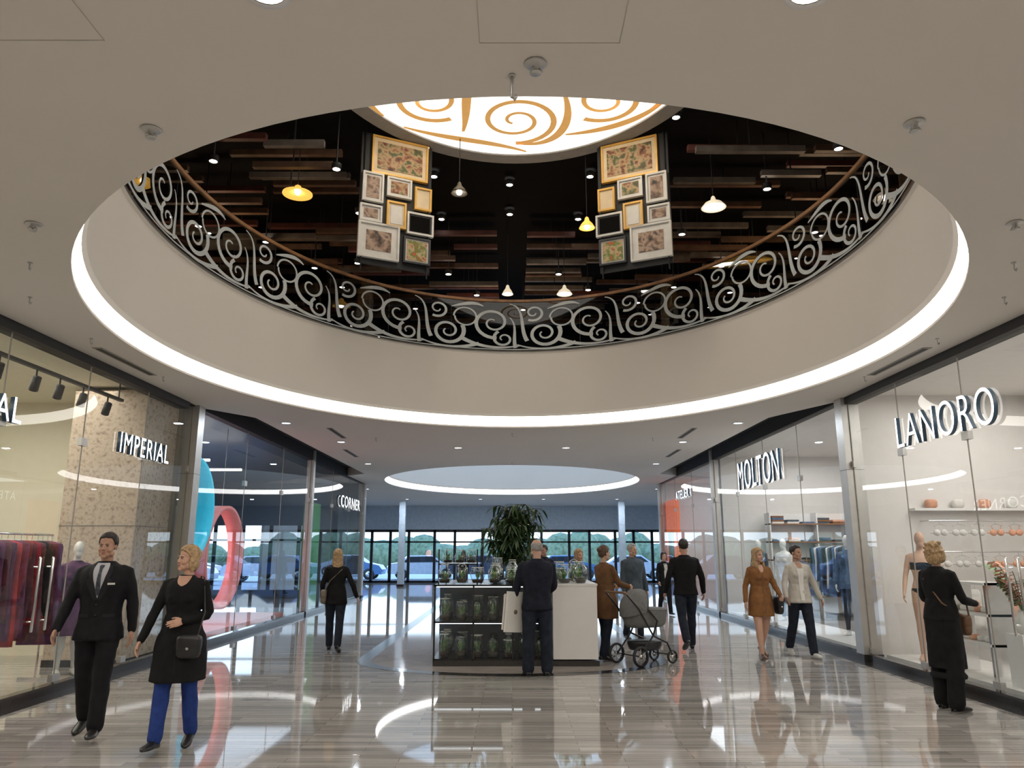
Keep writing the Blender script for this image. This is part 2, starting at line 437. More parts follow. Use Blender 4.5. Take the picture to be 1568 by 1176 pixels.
rad_=math.radians
def person(name,x,y,deg,H,fem=False,hair='short',hm='hdark',skin='skin',top='coatblk',leg='jeans',shoem='shoe',
           legs=((0,0,0),(0,0,0)),arms=((4,8,10,4),(4,8,10,4)),coat=None,head=(0,0),paint=None,wide=1.,legr=1.,
           extras=None,egg=False,z0=0,grip=(0,0),sleeve=None,barefoot=False,bulk=.014,lean=0,bodyskin=None,vox=.0105,patches=()):
    s=H/1.75; S=Matrix.Scale(s,4)
    parts=[]
    w=wide; b=bulk
    if fem:
        K=[(.83,.13,.10,0),(.92,.166,.118,.012),(.99,.152,.108,.008),(1.09,.122,.088,0),(1.2,.138,.10,0),(1.29,.152,.112,-.004),(1.37,.155,.10,0),(1.42,.135,.08,.008),(1.455,.085,.062,.014),(1.485,.05,.05,.018)]
        sw=.158*w
    else:
        K=[(.83,.14,.105,0),(.92,.162,.118,.01),(1.0,.155,.112,.004),(1.10,.152,.108,0),(1.22,.170,.118,0),(1.32,.188,.122,0),(1.39,.186,.108,.002),(1.435,.150,.088,.008),(1.465,.098,.068,.014),(1.495,.058,.058,.018)]
        sw=.182*w
    hasarm=sleeve or 'top'
    ks=[(0,cy,z,rx*w+(b if z<1.44 else b*.4),ry*w+(b if z<1.44 else b*.4)) for z,rx,ry,cy in K]
    parts.append((*loft([k for k in ks if k[2]<1.06],24,3,2.3),'leg'))
    parts.append((*loft([(k[0],k[1],k[2],k[3]+.006,k[4]+.006) for k in ks if k[2]>(.95 if not coat else .9)],24,3,2.3),'top'))
    if fem:
        for sx in(-1,1): parts.append((*ell((sx*.066,-.088-b,1.275),(.058,.045,.055),14,10),'top'))
    if coat:
        hz=coat['hem']; st=coat.get('st',.0); fl=coat.get('flare',1.)
        def wv(a,z,hz=hz): return .03*math.sin(a*7+1)*max(0,(1.0-z))/(1.0-hz+.01)
        wr=.14 if fem else .165
        parts.append((*loft([(0,0,1.12,wr+b,.105+b),(0,.004,1.0,.165+b,.125+b),(0,.004,.90,(.182+b)*fl,(.138+b)*fl),(0,0,(.9+hz)/2,(.188+b)*fl,(.146+b+st*.5)*fl),(0,0,hz,(.192+b)*fl,(.15+b+st)*fl)],30,4,2.2,wv),'top'))
    mb=MB()
    for i,sx in enumerate((1,-1)):
        a,k,fp=legs[i][:3]; ab=legs[i][3] if len(legs[i])>3 else 1.5
        a=rad_(a);k=rad_(k);fp=rad_(fp);ab=rad_(ab)
        h=V((sx*.088*w,0,.90)); d1=V((sx*math.sin(ab),-math.sin(a),-math.cos(a))).normalized(); kn=h+d1*.425
        d2=V((sx*math.sin(ab)*.3,-math.sin(a-k),-math.cos(a-k))).normalized(); an=kn+d2*.405
        L=legr; bb=b
        rs=[.088*w+bb*.5,.086*w+bb*.6,.068+bb*.8*L,.054+bb*L,.055+bb*L*1.1,.047+bb*L*1.2,.041+bb*L*1.5]
        pts=[h+V((0,0,.02)),h+d1*.14,h+d1*.30,kn,kn+d2*.12+V((0,.010,0)),kn+d2*.26,an-d2*.005]
        if egg or barefoot:
            rs[-1]=.036; rs[-2]=.042
        parts.append((*tube(pts,rs,16),'leg'))
        shoe(an,fp,rad_(6),sx,shoem if isinstance(shoem,bpy.types.Material) else M[shoem],mb,s,S)
        parts.append((*ell(tuple(an),(.034,.036,.04),10,8),'ank'))
    hands=[]
    for i,sx in enumerate((1,-1)):
        a,ab,e,b2=[rad_(q) for q in arms[i][:4]]
        sh=V((sx*sw,.005,1.40)); d1=V((sx*math.sin(ab),-math.sin(a)*math.cos(ab),-math.cos(a)*math.cos(ab))); el=sh+d1*.285
        d2=V((sx*math.sin(b2),-math.sin(a+e)*math.cos(b2),-math.cos(a+e)*math.cos(b2))); wr=el+d2*.245
        f=.88 if fem else 1.
        bb=b if not(egg and hasarm=='skin') else 0
        parts.append((*tube([sh+V((-sx*.04,0,.010)),sh,sh+d1*.12,el-d1*.02,el+d2*.02,el+d2*.12,wr],[.046*f+bb*.6,.052*f+bb*.6,.049*f+bb*.6,.040*f+bb*.8,.040*f+bb*.8,.037*f+bb*.8,.027*f+bb*.9],14),hasarm))
        out=V((sx,0,0)) if abs(d2.x)<.6 else V((0,-1,0))
        zax=-d2.normalized(); o=(out-zax*out.dot(zax)).normalized()
        xax=o if sx>0 else -o
        yax=zax.cross(xax).normalized()
        R=Matrix((xax,yax,zax)).transposed().to_4x4()
        hs=.93*f+ (.07 if fem else 0)
        X=S@Matrix.Translation(wr+d2*.008)@R@Matrix.Scale(hs*.97,4)
        hv,hf,hl=HANDS[grip[i]]
        hv=[(p[0]*sx,p[1],p[2]) for p in hv]
        if sx<0: hf=[tuple(reversed(q)) for q in hf]
        mb.add(hv,hf,bodyskin or M[skin],True,X)
        hands.append((wr+d2*.09))
    V2,F2,L=remesh(parts,vox,3)
    for p in V2:
        d=noise.noise(V((p.x*9,p.y*9,p.z*5+x)))*.008+noise.noise(V((p.x*22,p.y*22,p.z*14+y)))*.005
        if not egg and p.z<1.44:
            q=V((p.x-(sw if p.x>sw else (-sw if p.x<-sw else 0)),p.y,0))
            if q.length>.01: p+=q.normalized()*d
    mp={'top':M[top],'leg':M[leg],'skin':bodyskin or M[skin],'sleeve':M.get(sleeve) or M[top],'ank':bodyskin or M[skin],
        'blk':M['coatblk']}
    ms=[]
    for f,l in zip(F2,L):
        if paint:
            c=V((0,0,0))
            for i in f: c+=V2[i]
            c/=len(f); l=paint(c,l) or l
        ms.append(mp[l])
    mb.add(V2,F2,ms,True,S)
    if patches:   # garment panels laid on the body surface (shirt front, lapels, necklines)
        bv=BVHTree.FromPolygons(V2,F2)
        for rows,mk,off in patches:
            rows=catmull(rows,3); nu=8; vs=[]
            for z,xl,xr in rows:
                for j in range(nu+1):
                    xx=xl+(xr-xl)*j/nu; h=bv.ray_cast(V((xx,-1,z)),V((0,1,0)))
                    yy=h[0].y if h[0] is not None and h[0].y<.06 else -.03
                    vs.append((xx,yy-off,z))
            fs=[(i*(nu+1)+j,i*(nu+1)+j+1,(i+1)*(nu+1)+j+1,(i+1)*(nu+1)+j) for i in range(len(rows)-1) for j in range(nu)]
            mb.add(vs,fs,M[mk] if mk!='skin' else M[skin],True,S)
    hs=.975
    X=S@Matrix.Translation(V((0,-.012,1.75-.130*hs)))@Matrix.Rotation(rad_(head[0]),4,'Z')@Matrix.Rotation(rad_(head[1]),4,'X')@Matrix.Scale(hs,4)
    if egg:
        hv,hf,hl=EGG; mb.add(hv,hf,bodyskin or M[skin],True,X)
    else:
        hv,hf,hl=HEADS[fem]
        mb.add(hv,hf,[M[skin] if q=='skin' else M['lip'] for q in hl],True,X)
        for sx in(-1,1):
            mb.ell((sx*.029,-.0775,.006),(.0125,.008,.0052),M['eyew'],X=X)
            mb.ell((sx*.029,-.0835,.006),(.0058,.0035,.0050),M['eyed'],X=X)
            mb.tube([(sx*.014,-.088,.024),(sx*.03,-.089,.029),(sx*.046,-.080,.024)],[.0022,.0026,.0015],M['hbrown'] if hm!='hdark' else M['hdark'],6,X=X)
            mb.tube([(sx*.016,-.0845,.011),(sx*.029,-.0865,.0130),(sx*.042,-.078,.009)],[.0014,.0018,.0012],M['eyed'],6,X=X)
        hv,hf,hl=make_hair(hair); mb.add(hv,hf,M[hm],True,X)
    if extras: extras(mb,S,hands)
    if lean:
        Rl=Matrix.Rotation(rad_(lean),4,'X'); mb.v=[tuple(Rl@V(p)) for p in mb.v]
    mz=min(p[2] for p in mb.v)
    return mb.obj(name,loc=(x,y,z0-mz),rotz=rad_(deg))

def bag(mb,S,c,r,m,strap=None,sr=.007,rot=0):
    X=S@Matrix.Translation(V(c))@Matrix.Rotation(rad_(rot),4,'Z')
    mb.ell((0,0,0),r,m,20,12,p=4.5,X=X)
    mb.ell((0,0,r[2]*.35),(r[0]*1.03,r[1]*1.08,r[2]*.68),m,20,12,p=5,X=X)
    mb.ell((0,-r[1]*1.08,-r[2]*.12),(.014,.006,.012),M['chrome'],X=X)
    if strap: mb.tube(strap,sr,m,6,X=S)

def scoop(zb,w,zt=1.475): # rounded neckline rows
    r=[]
    for i in range(6):
        t=i/5; z=zb+(zt-zb)*t; h=w*math.sqrt(max(.02,1-(1-t)**2)); r.append((z,-h,h))
    return r
# ------------------------------------------------------------------ PEOPLE
SUITP=[([(1.17,-.003,.003),(1.30,-.040,.040),(1.40,-.062,.062),(1.45,-.060,.060),(1.478,-.052,.052)],'shirt',.003),
       ([(1.19,-.004,.004),(1.23,-.020,.020),(1.34,-.017,.017),(1.42,-.013,.013),(1.445,-.020,.020),(1.46,-.016,.016)],'tie',.008),
       ([(1.15,-.002,.030),(1.24,.020,.075),(1.32,.044,.110),(1.345,.050,.085),(1.40,.062,.100),(1.455,.062,.085)],'lapel',.006),
       ([(1.15,-.030,.002),(1.24,-.075,-.020),(1.32,-.110,-.044),(1.345,-.085,-.050),(1.40,-.100,-.062),(1.455,-.085,-.062)],'lapel',.006),
       ([(1.285,.078,.135),(1.302,.078,.135)],'paper',.010),
       ([(1.0,.06,.15),(1.03,.06,.15)],'lapel',.006),([(1.0,-.15,-.06),(1.03,-.15,-.06)],'lapel',.006)]
def x_suit(mb,S,h):
    for z in(1.11,1.02): mb.ell((0,-.140,z),(.009,.009,.009),M['bagblk'],X=S)
person('man_in_dark_suit',-3.82,7.34,10,1.77,False,'short','hdark','skin2','suit','suit','shoe',
   legs=((14,6,4),(-8,16,-16)),arms=((-6,14,14,6),(10,16,16,8)),coat=dict(hem=.80,flare=1.02),head=(-4,0),patches=SUITP,wide=1.04,extras=x_suit,legr=1.4)
def x_w2(mb,S,h):
    bag(mb,S,(.14,-.20,.86),(.105,.045,.10),M['bagblk'],[(.20,-.19,.93),(.225,-.10,1.15),(.17,-.02,1.46),(.12,.05,1.47),(.05,.12,1.2),(.06,-.0,.93)])
person('woman_in_black_coat',-2.88,6.93,4,1.65,True,'bob','hblond','skin','coatblk','bluetr','shoe',
   legs=((-5,12,-10),(12,4,6)),arms=((-4,14,80,-42),(6,20,16,14)),coat=dict(hem=.55,flare=1.14,st=.03),head=(-40,-2),
   patches=[(scoop(1.385,.06),'skin',.003),([(.62,.03,.034),(1.0,.012,.016),(1.3,.012,.016)],'lapel',.006)],extras=x_w2,legr=1.1)
def x_w3(mb,S,h):
    bag(mb,S,(.20,.06,.93),(.05,.12,.12),M['bagtan'],[(.19,-.02,1.02),(.13,-.13,1.25),(-.12,-.05,1.46),(-.1,.1,1.4),(.1,.14,1.2),(.19,.14,1.02)])
person('woman_walking_with_shoulder_bag',-2.97,13.27,186,1.66,True,'longb','hblond','skin','coatblk','jeans','shoe',
   legs=((16,4,6),(-16,14,-20)),arms=((-5,16,40,5),(-12,26,24,20)),coat=dict(hem=.80,flare=1.02),head=(8,0),extras=x_w3)
def x_m4(mb,S,h):
    X=S@Matrix.Translation(V((.30,-.02,.80)))@Matrix.Rotation(rad_(-5),4,'Y')@Matrix.Rotation(rad_(35),4,'Z')
    mb.box((-.15,-.02,-.26),(.15,.02,.26),M['paper'],X); mb.box((-.20,-.10,-.24),(.12,-.07,.22),M['paper'],X)
    mb.tube([(-.05,0,.26),(-.05,0,.33),(.05,0,.33),(.05,0,.26)],.004,M['bagtan'],6,X)
    mb.rev([(0,0),(.03,0),(.03,.003),(0,.003)],(0,0,0),M['bagtan'],16,X@Matrix.Translation(V((0,.021,0)))@Matrix.Rotation(-pi/2,4,'X'))
person('man_carrying_paper_bags',.34,10.75,186,1.78,False,'bald','hgrey','skin','navy','jeans','shoe',
   legs=((2,2,0,3),(4,6,0,4)),arms=((4,16,12,12),(16,10,50,-14)),coat=dict(hem=.83),head=(6,4),extras=x_m4,grip=(1,1),wide=1.06,bulk=.02,legr=1.3)
person('woman_in_brown_coat',1.45,12.25,128,1.70,True,'bun','hbrown','skin','brownc','jeans','shoe',
   legs=((10,6,0),(-8,8,-8)),arms=((28,6,50,-4),(28,6,50,-4)),coat=dict(hem=.62,flare=1.05),head=(-6,0),grip=(1,1),bulk=.018)
person('man_in_grey_jacket',2.32,15.0,20,1.76,False,'short','hgrey','skin','greyj','jeans','shoe',
   legs=((4,2,0),(-6,8,-6)),coat=dict(hem=.82),head=(20,0),wide=1.02,patches=[([(1.30,-.004,.004),(1.40,-.03,.03),(1.47,-.04,.04)],'greyj',.003)])
person('woman_in_dark_blazer',4.05,20.8,12,1.60,True,'bob','hdark','skin','coatblk','coatblk','shoe',
   legs=((10,4,4),(-8,12,-10)),arms=((10,10,60,-10),(4,14,30,4)),coat=dict(hem=.8),patches=[([(.98,-.04,.04),(1.2,-.05,.05),(1.42,-.05,.05)],'whitej',.004)])
person('man_in_black_shirt',2.98,13.5,180,1.84,False,'short','hdark','skin2','coatblk','jeans','shoe',
   legs=((-18,24,-28),(14,4,6)),arms=((-6,18,30,10),(-4,18,26,8)),coat=dict(hem=.86),wide=1.02,legr=1.1)
def x_w9(mb,S,h):
    bag(mb,S,(.26,-.08,.83),(.05,.13,.14),M['bagblk'],[(.26,-.16,.95),(.25,-.10,1.10),(.26,-.02,.95)])
person('woman_in_camel_coat',3.93,12.45,6,1.68,True,'long','hblond','skin','camel','skin','shoeb',
   legs=((-12,22,-22),(13,4,6)),arms=((12,16,42,0),(-8,14,24,10)),coat=dict(hem=.66,flare=1.02),head=(20,0),extras=x_w9,barefoot=True,legr=.2,grip=(1,0),
   patches=[([(.70,.0,.012),(1.2,.0,.012),(1.36,.0,.012)],'bagbrn',.004),(scoop(1.35,.045),'skin',.003)])
person('woman_in_white_jacket',4.60,12.6,2,1.72,True,'short','hdark','skin2','whitej','jeans','shoew',
   legs=((14,6,6),(-12,20,-20)),arms=((-4,22,24,14),(6,18,30,8)),coat=dict(hem=.84),head=(28,0),legr=1.3,
   patches=[([(.88,-.03,.03),(1.2,-.04,.04),(1.38,-.055,.055)],'paper',.004),(scoop(1.38,.05),'skin',.006)])
def x_w11(mb,S,h):
    bag(mb,S,(-.08,-.23,.86),(.12,.05,.11),M['bagbrn'],[(-.18,-.2,.95),(-.17,-.17,1.2),(.12,-.03,1.46),(.1,.1,1.35),(-.1,.13,1.1),(-.2,-.1,.95)],.009,rot=-30)
    for z,a in((.62,.165),(.52,.17),(.42,.175),(.32,.18)):
        mb.rev([(a-.012,.06),(a+.012,.03),(a+.004,0)],(0,.0,z),M['coatblk'],26,S@Matrix.Diagonal(V((1.,.80,1,1))))
person('woman_in_black_layered_outfit',4.63,8.52,118,1.72,True,'curly','hblond','skin','coatblk','coatblk','shoe',
   legs=((4,4,0,3),(-4,6,0,3)),arms=((14,16,62,6),(10,16,70,-6)),coat=dict(hem=.42,flare=.93),head=(10,-10),extras=x_w11,legr=2.2,grip=(1,0))
person('woman_behind_display',1.25,14.6,30,1.66,True,'bob','hblond','skin','greyj','jeans','shoe',coat=dict(hem=.8))
person('man_behind_display',.72,17.5,-30,1.76,False,'short','hdark','skin2','navy','jeans','shoe',coat=dict(hem=.84))
person('woman_near_entrance',-1.9,30.5,200,1.66,True,'longb','hbrown','skin','coatblk','jeans','shoe',legs=((10,4,4),(-10,12,-14)),coat=dict(hem=.8))

# mannequins
def p_under(c,l):
    if 1.215<c.z<1.315 and l=='top' and abs(c.x)<.16 and c.y<.13: return 'blk' if c.y<-.01 or c.z<1.25 else None
    if l in('top','leg') and .84<c.z<.96 and c.z>.84+abs(c.x)*.55: return 'blk'
    return 'skin'
person('lingerie_mannequin',5.94,11.30,-28,1.78,True,egg=True,bodyskin=M['mannt'],top='coatblk',leg='coatblk',shoem=M['mannt'],
   legs=((4,6,0),(-3,2,0)),arms=((-8,20,36,-5),(4,14,20,8)),paint=p_under,bulk=.0,z0=.122,sleeve='skin',head=(20,0),barefoot=True)
person('dressed_mannequin',6.1,19.2,-50,1.78,True,egg=True,bodyskin=M['mann'],top='greyj',leg='jeans',shoem=M['mann'],coat=dict(hem=.8),z0=.122)
person('dressed_mannequin',6.15,17.6,-50,1.78,True,egg=True,bodyskin=M['mann'],top='garwht',leg='coatblk',shoem=M['mann'],coat=dict(hem=.5,flare=1.05),z0=.122)
person('dressed_mannequin',6.3,14.6,-40,1.80,True,egg=True,bodyskin=M['mann'],top='garblu',leg='jeans',shoem=M['mann'],coat=dict(hem=.8),z0=.122)
person('dressed_mannequin',-6.05,10.85,40,1.76,True,egg=True,bodyskin=M['mann'],top='garpur',leg='garwht',shoem=M['mann'],coat=dict(hem=.5,flare=1.05))

# ------------------------------------------------------------------ ROOM SHELL
EC=(.07,9.46); EA,EB=4.74,5.72      # main ceiling opening
FC=(.0,27.85); FA,FB=4.55,5.9      # far opening
INS=.09
def epts(c,a,b,n=128,rev=False):
    r=[(c[0]+a*math.cos(2*pi*i/n),c[1]+b*math.sin(2*pi*i/n)) for i in range(n)]
    return r[::-1] if rev else r
def planar(name,outer,holes,z,m,edge=None):
    bm=bmesh.new(); 
    for loop in [outer]+holes:
        vs=[bm.verts.new((p[0],p[1],z)) for p in loop]
        for i in range(len(vs)): bm.edges.new((vs[i],vs[(i+1)%len(vs)]))
    bmesh.ops.triangle_fill(bm,use_beauty=True,use_dissolve=False,edges=bm.edges[:])
    bmesh.ops.recalc_face_normals(bm,faces=bm.faces)
    for f in bm.faces:
        if f.normal.z>0: f.normal_flip()
    if edge:
        n=len(outer)
        top=[bm.verts.new((p[0],p[1],z+edge)) for p in outer]
        bm.verts.ensure_lookup_table()
        for i in range(n): bm.faces.new((bm.verts[i],bm.verts[(i+1)%n],top[(i+1)%n],top[i]))
    me=bpy.data.meshes.new(name); bm.to_mesh(me); bm.free(); me.materials.append(m)
    o=bpy.data.objects.new(name,me); scene.collection.objects.link(o); return o
outer=[(-5.5,-8),(5.5,-8),(5.5,12.3),(4.8,14),(4.75,24.5),(9,28),(9,42),(-9,42),(-9,28),(-4.75,24.5),(-4.8,14),(-5.5,12.9)]
planar('ceiling',outer,[epts(EC,EA,EB,160),epts(FC,FA,FB,160)],CEIL,M['ceil'],edge=.28)
planar('ceiling_upper_slab',[(-13,-8.2),(13,-8.2),(13,43),(-13,43)],[epts(EC,EA-.05,EB-.05),epts(FC,FA-.05,FB-.05)],UPF-.12,M['black'])
planar('floor_upper',[(-13,-8.2),(13,-8.2),(13,43),(-13,43)],[epts(EC,EA-INS,EB-INS),epts(FC,FA-INS,FB-INS)],UPF-.02,M['wood'])
def atrium(name,c,a,b,led,ztop):
    mb=MB(); n=160
    prof=[(0,CEIL),(0,CEIL+.03),(-.015,CEIL+.05),(-.03,CEIL+.13),(-.055,CEIL+.22),(-INS,CEIL+.27),(-INS,CEIL+.7),(-INS,ztop-.02),(-INS-.03,ztop),(-INS-.03,ztop+.05),(-INS,ztop+.05)]
    ms=[M['fascia'],led,led,led,M['fascia'],M['fascia'],M['fascia'],M['fascia'],M['rimgrey'],M['rimgrey']]
    for k in range(len(prof)-1):
        vs=[];fs=[]
        for o,z in (prof[k],prof[k+1]):
            for i in range(n):
                t=2*pi*i/n; vs.append((c[0]+(a+o)*math.cos(t),c[1]+(b+o)*math.sin(t),z))
        for i in range(n):
            j=(i+1)%n; fs.append((i,n+i,n+j,j))
        mb.add(vs,fs,ms[k],True)
    return mb.obj(name)
atrium('atrium_fascia_with_led_cove',EC,EA,EB,M['led'],UPF+.0)
atrium('atrium_fascia_with_led_cove',FC,FA,FB,M['led2'],UPF+.0)
mb=MB(); mb.add([(p[0],p[1],UPF+.04) for p in epts(FC,FA,FB,64)],[tuple(range(64))[::-1]],M['skyl']); mb.obj('window_skylight')  # added glowing disc over the far opening, gives its fascia a blue cast
mb=MB(); mb.quad([(-13,-8,0),(13,-8,0),(13,28,0),(-13,28,0)],M['floor']); mb.quad([(-9.1,28,0),(9.1,28,0),(9.1,42.2,0),(-9.1,42.2,0)],M['floor']); mb.obj('floor')
def island(off):
    A=2.38+off;B=1.65+off; pts=[]
    for i in range(33):
        t=pi+pi*i/32; pts.append((A*math.cos(t),12.35+B*math.sin(t)))
    for i in range(33):
        t=pi*i/32; pts.append((A*math.cos(t),24+B*math.sin(t)))
    return pts
mb=MB(); a=island(0);b=island(-.22); n=len(a)
mb.add([(p[0],p[1],.003) for p in a]+[(p[0],p[1],.003) for p in b],[(i,(i+1)%n,n+(i+1)%n,n+i) for i in range(n)],M['darkstone'])
mb.add([(p[0],p[1],.003) for p in b],[tuple(range(n))],M['isl'])
for sx in(-1,1): mb.box((sx*5.28-.12,-8,0),(sx*5.28+.12,28,.004),M['darkstone'])
mb.obj('floor_inlay')
mb=MB(); mb.box((-13,-8.2,0),(13,-8,UPC),M['white']); mb.obj('wall_back')
mb=MB(); mb.box((-13.1,-8.2,CEIL+.3),(-13,43,UPC),M['black']); mb.box((-13.1,-8.2,0),(-13,28,CEIL+.3),M['black']); mb.obj('wall_outer_left')
mb=MB(); mb.box((13,-8.2,0),(13.1,43,UPC),M['black']); mb.obj('wall_outer_right')
mb=MB(); mb.box((-13,26,UPF),(13,26.2,UPC),M['black']); mb.obj('wall_upper_far')
mb=MB(); mb.box((-13,-8.2,UPC),(13,26.2,UPC+.1),M['blackc']); mb.obj('ceiling_upper')
mb=MB()
for sx in(-1,1):
    x0,x1=sorted((sx*4.76,sx*5.7)); mb.box((x0,12,CEIL+.26),(x1,28.2,CEIL+.3),M['black'])
    x0,x1=sorted((sx*5.40,sx*5.60)); mb.box((x0,-8,CEIL-.11),(x1,12.5,CEIL+.1),M['black'])
    x0,x1=sorted((sx*5.42,sx*5.58)); mb.box((x0,12.5,CEIL-.02),(x1,28,CEIL+.28),M['black'])
    x0,x1=sorted((sx*5.45,sx*9.5)); mb.box((x0,28,CEIL+.26),(x1,28.05,CEIL+.5),M['black'])
mb.obj('trim_shopfront_header')

WN=[0]
def storefront(side,y0,y1,pane=1.55,handles=()):
    sx=side; mb=MB(); x=sx*5.45
    q=[(x,y0,.10),(x,y1,.10),(x,y1,CEIL-.03),(x,y0,CEIL-.03)]
    if sx>0: q=q[::-1]
    mb.quad(q,M['glass'])
    mb.box((min(x-.06,x+.06),y0,.002),(max(x-.06,x+.06),y1,.10),M['darkstone'])
    n=max(1,round((y1-y0)/pane))
    for i in range(n+1):
        yy=y0+(y1-y0)*i/n
        mb.box((x-.006,yy-.005,.1),(x+.006,yy+.005,CEIL-.03),M['rimgrey'])
        mb.box((x-.03,max(y0,yy-.07),2.93),(x+.03,min(y1,yy+.07),3.03),M['steel'])
        mb.box((x-.03,max(y0,yy-.07),.12),(x+.03,min(y1,yy+.07),.2),M['steel'])
    for h in handles:
        mb.tube([(x-sx*.06,h,.75),(x-sx*.06,h,1.55)],.016,M['chrome'],8)
        for z in(.85,1.45): mb.tube([(x-sx*.06,h,z),(x,h,z)],.01,M['chrome'],6)
    WN[0]+=1
    return mb.obj('window_%d'%WN[0])
storefront(-1,-8,12.75,handles=(8.9,9.15))
storefront(-1,13.02,20.58,2.4)
storefront(-1,20.82,27.98,2.3)
storefront(1,-8,12.1,handles=(8.3,8.5))
storefront(1,12.38,20.48,1.95)
storefront(1,20.72,27.98,2.3)
def pillar(name,x0,x1,y0,y1,m):
    mb=MB(); mb.box((x0,y0,0.004),(x1,y1,CEIL+.25),m); mb.box((x0-.012,y0-.012,0.004),(x1+.012,y1+.012,.1),M['darkstone'])
    mb.box((x0-.003,y0-.003,2.9),(x1+.003,y1+.003,2.905),M['black']); return mb.obj(name)
pillar('steel_pillar',-5.62,-5.34,12.76,13.01,M['steel']); pillar('steel_pillar',5.34,5.62,12.11,12.37,M['steel'])
pillar('steel_pillar',-5.56,-5.38,20.6,20.8,M['steel']); pillar('steel_pillar',5.38,5.56,20.5,20.7,M['steel'])
pillar('steel_pillar',-5.7,-5.38,28,28.3,M['steel']); pillar('steel_pillar',5.38,5.7,28,28.3,M['steel'])
pillar('lobby_column',-5.5,-5.2,37.5,37.8,M['bluegrey']); pillar('lobby_column',5.2,5.5,37.5,37.8,M['bluegrey'])

def shop(name,sx,y0,y1,back,wallm,sidem,ceilm,window=False):
    mb=MB(); xb=sx*back
    lo,hi=sorted((xb,xb+sx*.1)); mb.box((lo,y0,0),(hi,y1,CEIL+.1),wallm)
    a,b=sorted((sx*5.62,xb))
    mb.box((a,y0-.05,0),(b,y0+.02,CEIL+.1),sidem)
    if window:
        mb.box((a,y1-.02,2.55),(b,y1+.05,CEIL+.1),sidem); mb.box((a,y1-.02,0),(b,y1+.05,.3),sidem)
        n=7
        for i in range(n+1):
            xx=a+(b-a-.12)*i/n; mb.box((xx,y1-.02,.3),(xx+.12,y1+.05,2.55),M['black'])
        mb.box((a,y1-.02,2.0),(b,y1+.04,2.07),M['black'])
    else: mb.box((a,y1-.02,0),(b,y1+.05,CEIL+.1),sidem)
    a,b=sorted((sx*5.5,xb)); mb.box((a,y0,CEIL+.05),(b,y1,CEIL+.12),ceilm)
    return mb.obj(name)
shop('wall_left_boutique',-1,-8,12.85,10.2,M['cream'],M['cream'],M['cream'])
shop('wall_left_dark_shop',-1,12.95,27.95,12.8,M['bluewall'],M['bluewall'],M['bluewall'],True)
shop('wall_right_lingerie',1,-8,12.2,8.4,M['white'],M['white'],M['white'])
shop('wall_right_fashion',1,12.3,20.5,9.2,M['white'],M['white'],M['white'])
shop('wall_right_far_shop',1,20.65,28,8.6,M['bluegrey'],M['white'],M['white'])
mb=MB()
mb.box((-9.1,28.05,0),(-9,42,CEIL+.3),M['bluegrey']); mb.obj('wall_lobby_left')
mb=MB(); mb.box((9,28.1,0),(9.1,42,CEIL+.3),M['bluegrey']); mb.obj('wall_lobby_right')
mb=MB(); mb.box((-9,42,2.78),(9,42.2,UPF),M['bluegrey']); mb.obj('wall_far')
mb=MB(); Y=42.0
mb.quad([(-9,Y+.1,0),(9,Y+.1,0),(9,Y+.1,2.78),(-9,Y+.1,2.78)],M['glass'])
xs=[-9,-7.6,-6.6,-5.6,-4.2,-3.1,-1.6,-.5,.5,1.6,3.1,4.2,5.6,6.6,7.6,9]
for xx in xs: mb.box((xx-.07,Y,0),(xx+.07,Y+.15,2.78),M['black'])
mb.box((-9,Y,2.66),(9,Y+.16,2.8),M['black']); mb.box((-9,Y,2.1),(9,Y+.14,2.18),M['black']); mb.box((-9,Y,0),(9,Y+.14,.12),M['black'])
mb.obj('window_entrance')

# outside
mb=MB(); mb.quad([(-70,42.2,-.03),(70,42.2,-.03),(70,120,-.03),(-70,120,-.03)],M['asph']); 
for sx in(-1,1): mb.quad([(sx*13.2,-10,-.03),(sx*70,-10,-.03),(sx*70,42.2,-.03),(sx*13.2,42.2,-.03)],M['asph']); mb.quad([(sx*9.15,28.1,-.03),(sx*13.2,28.1,-.03),(sx*13.2,42.2,-.03),(sx*9.15,42.2,-.03)],M['asph'])
mb.obj('ground_parking')
def car(x,y,rot,m):
    mb=MB(); prof=[(-2.1,.35),(-2.15,.75),(-1.95,.95),(-1.5,1.0),(-.9,1.42),(.55,1.45),(1.15,1.02),(1.95,.85),(2.15,.6),(2.1,.32)]
    n=len(prof); vs=[(px,-.82,z) for px,z in prof]+[(px,.82,z) for px,z in prof]
    vs=[(a,b*(.82 if z>1.2 else 1),z) for a,b,z in vs]
    mb.add(vs,[(i,(i+1)%n,n+(i+1)%n,n+i) for i in range(n)]+[tuple(range(n))[::-1],tuple(range(n,2*n))],m,False)
    for s in(-1,1): mb.add([(-1.3,s*.825,1.02),(.95,s*.825,1.04),(.5,s*.70,1.38),(-.85,s*.70,1.36)],[(0,1,2,3)],M['blackgl'])
    for wx in(-1.3,1.35):
        for s in(-1,1):
            X=Matrix.Translation(V((wx,s*.78,.33)))@Matrix.Rotation(pi/2,4,'X')
            mb.rev([(0,-.1),(.33,-.1),(.33,.1),(0,.1)],(0,0,0),M['rubber'],18,X); mb.rev([(0,-.11),(.18,-.11),(.18,.11),(0,.11)],(0,0,0),M['chrome'],14,X)
    mb.obj('parked_car',loc=(x,y,-.03),rotz=rot)
for x,y,r,m in((-5.5,48,.2,'carw'),(-1.8,47.5,0,'card'),(3.2,48,.1,'carb'),(7.5,49,0,'carw'),(-10,48,0,'carb'),(12,52,.3,'card'),(.6,55,.1,'carw'),(-14,44,.1,'carw'),(-19,45,.1,'card'),(-17,39,.2,'carw')): car(x,y,r,M[m])
mb=MB(); rr=random.Random(5)
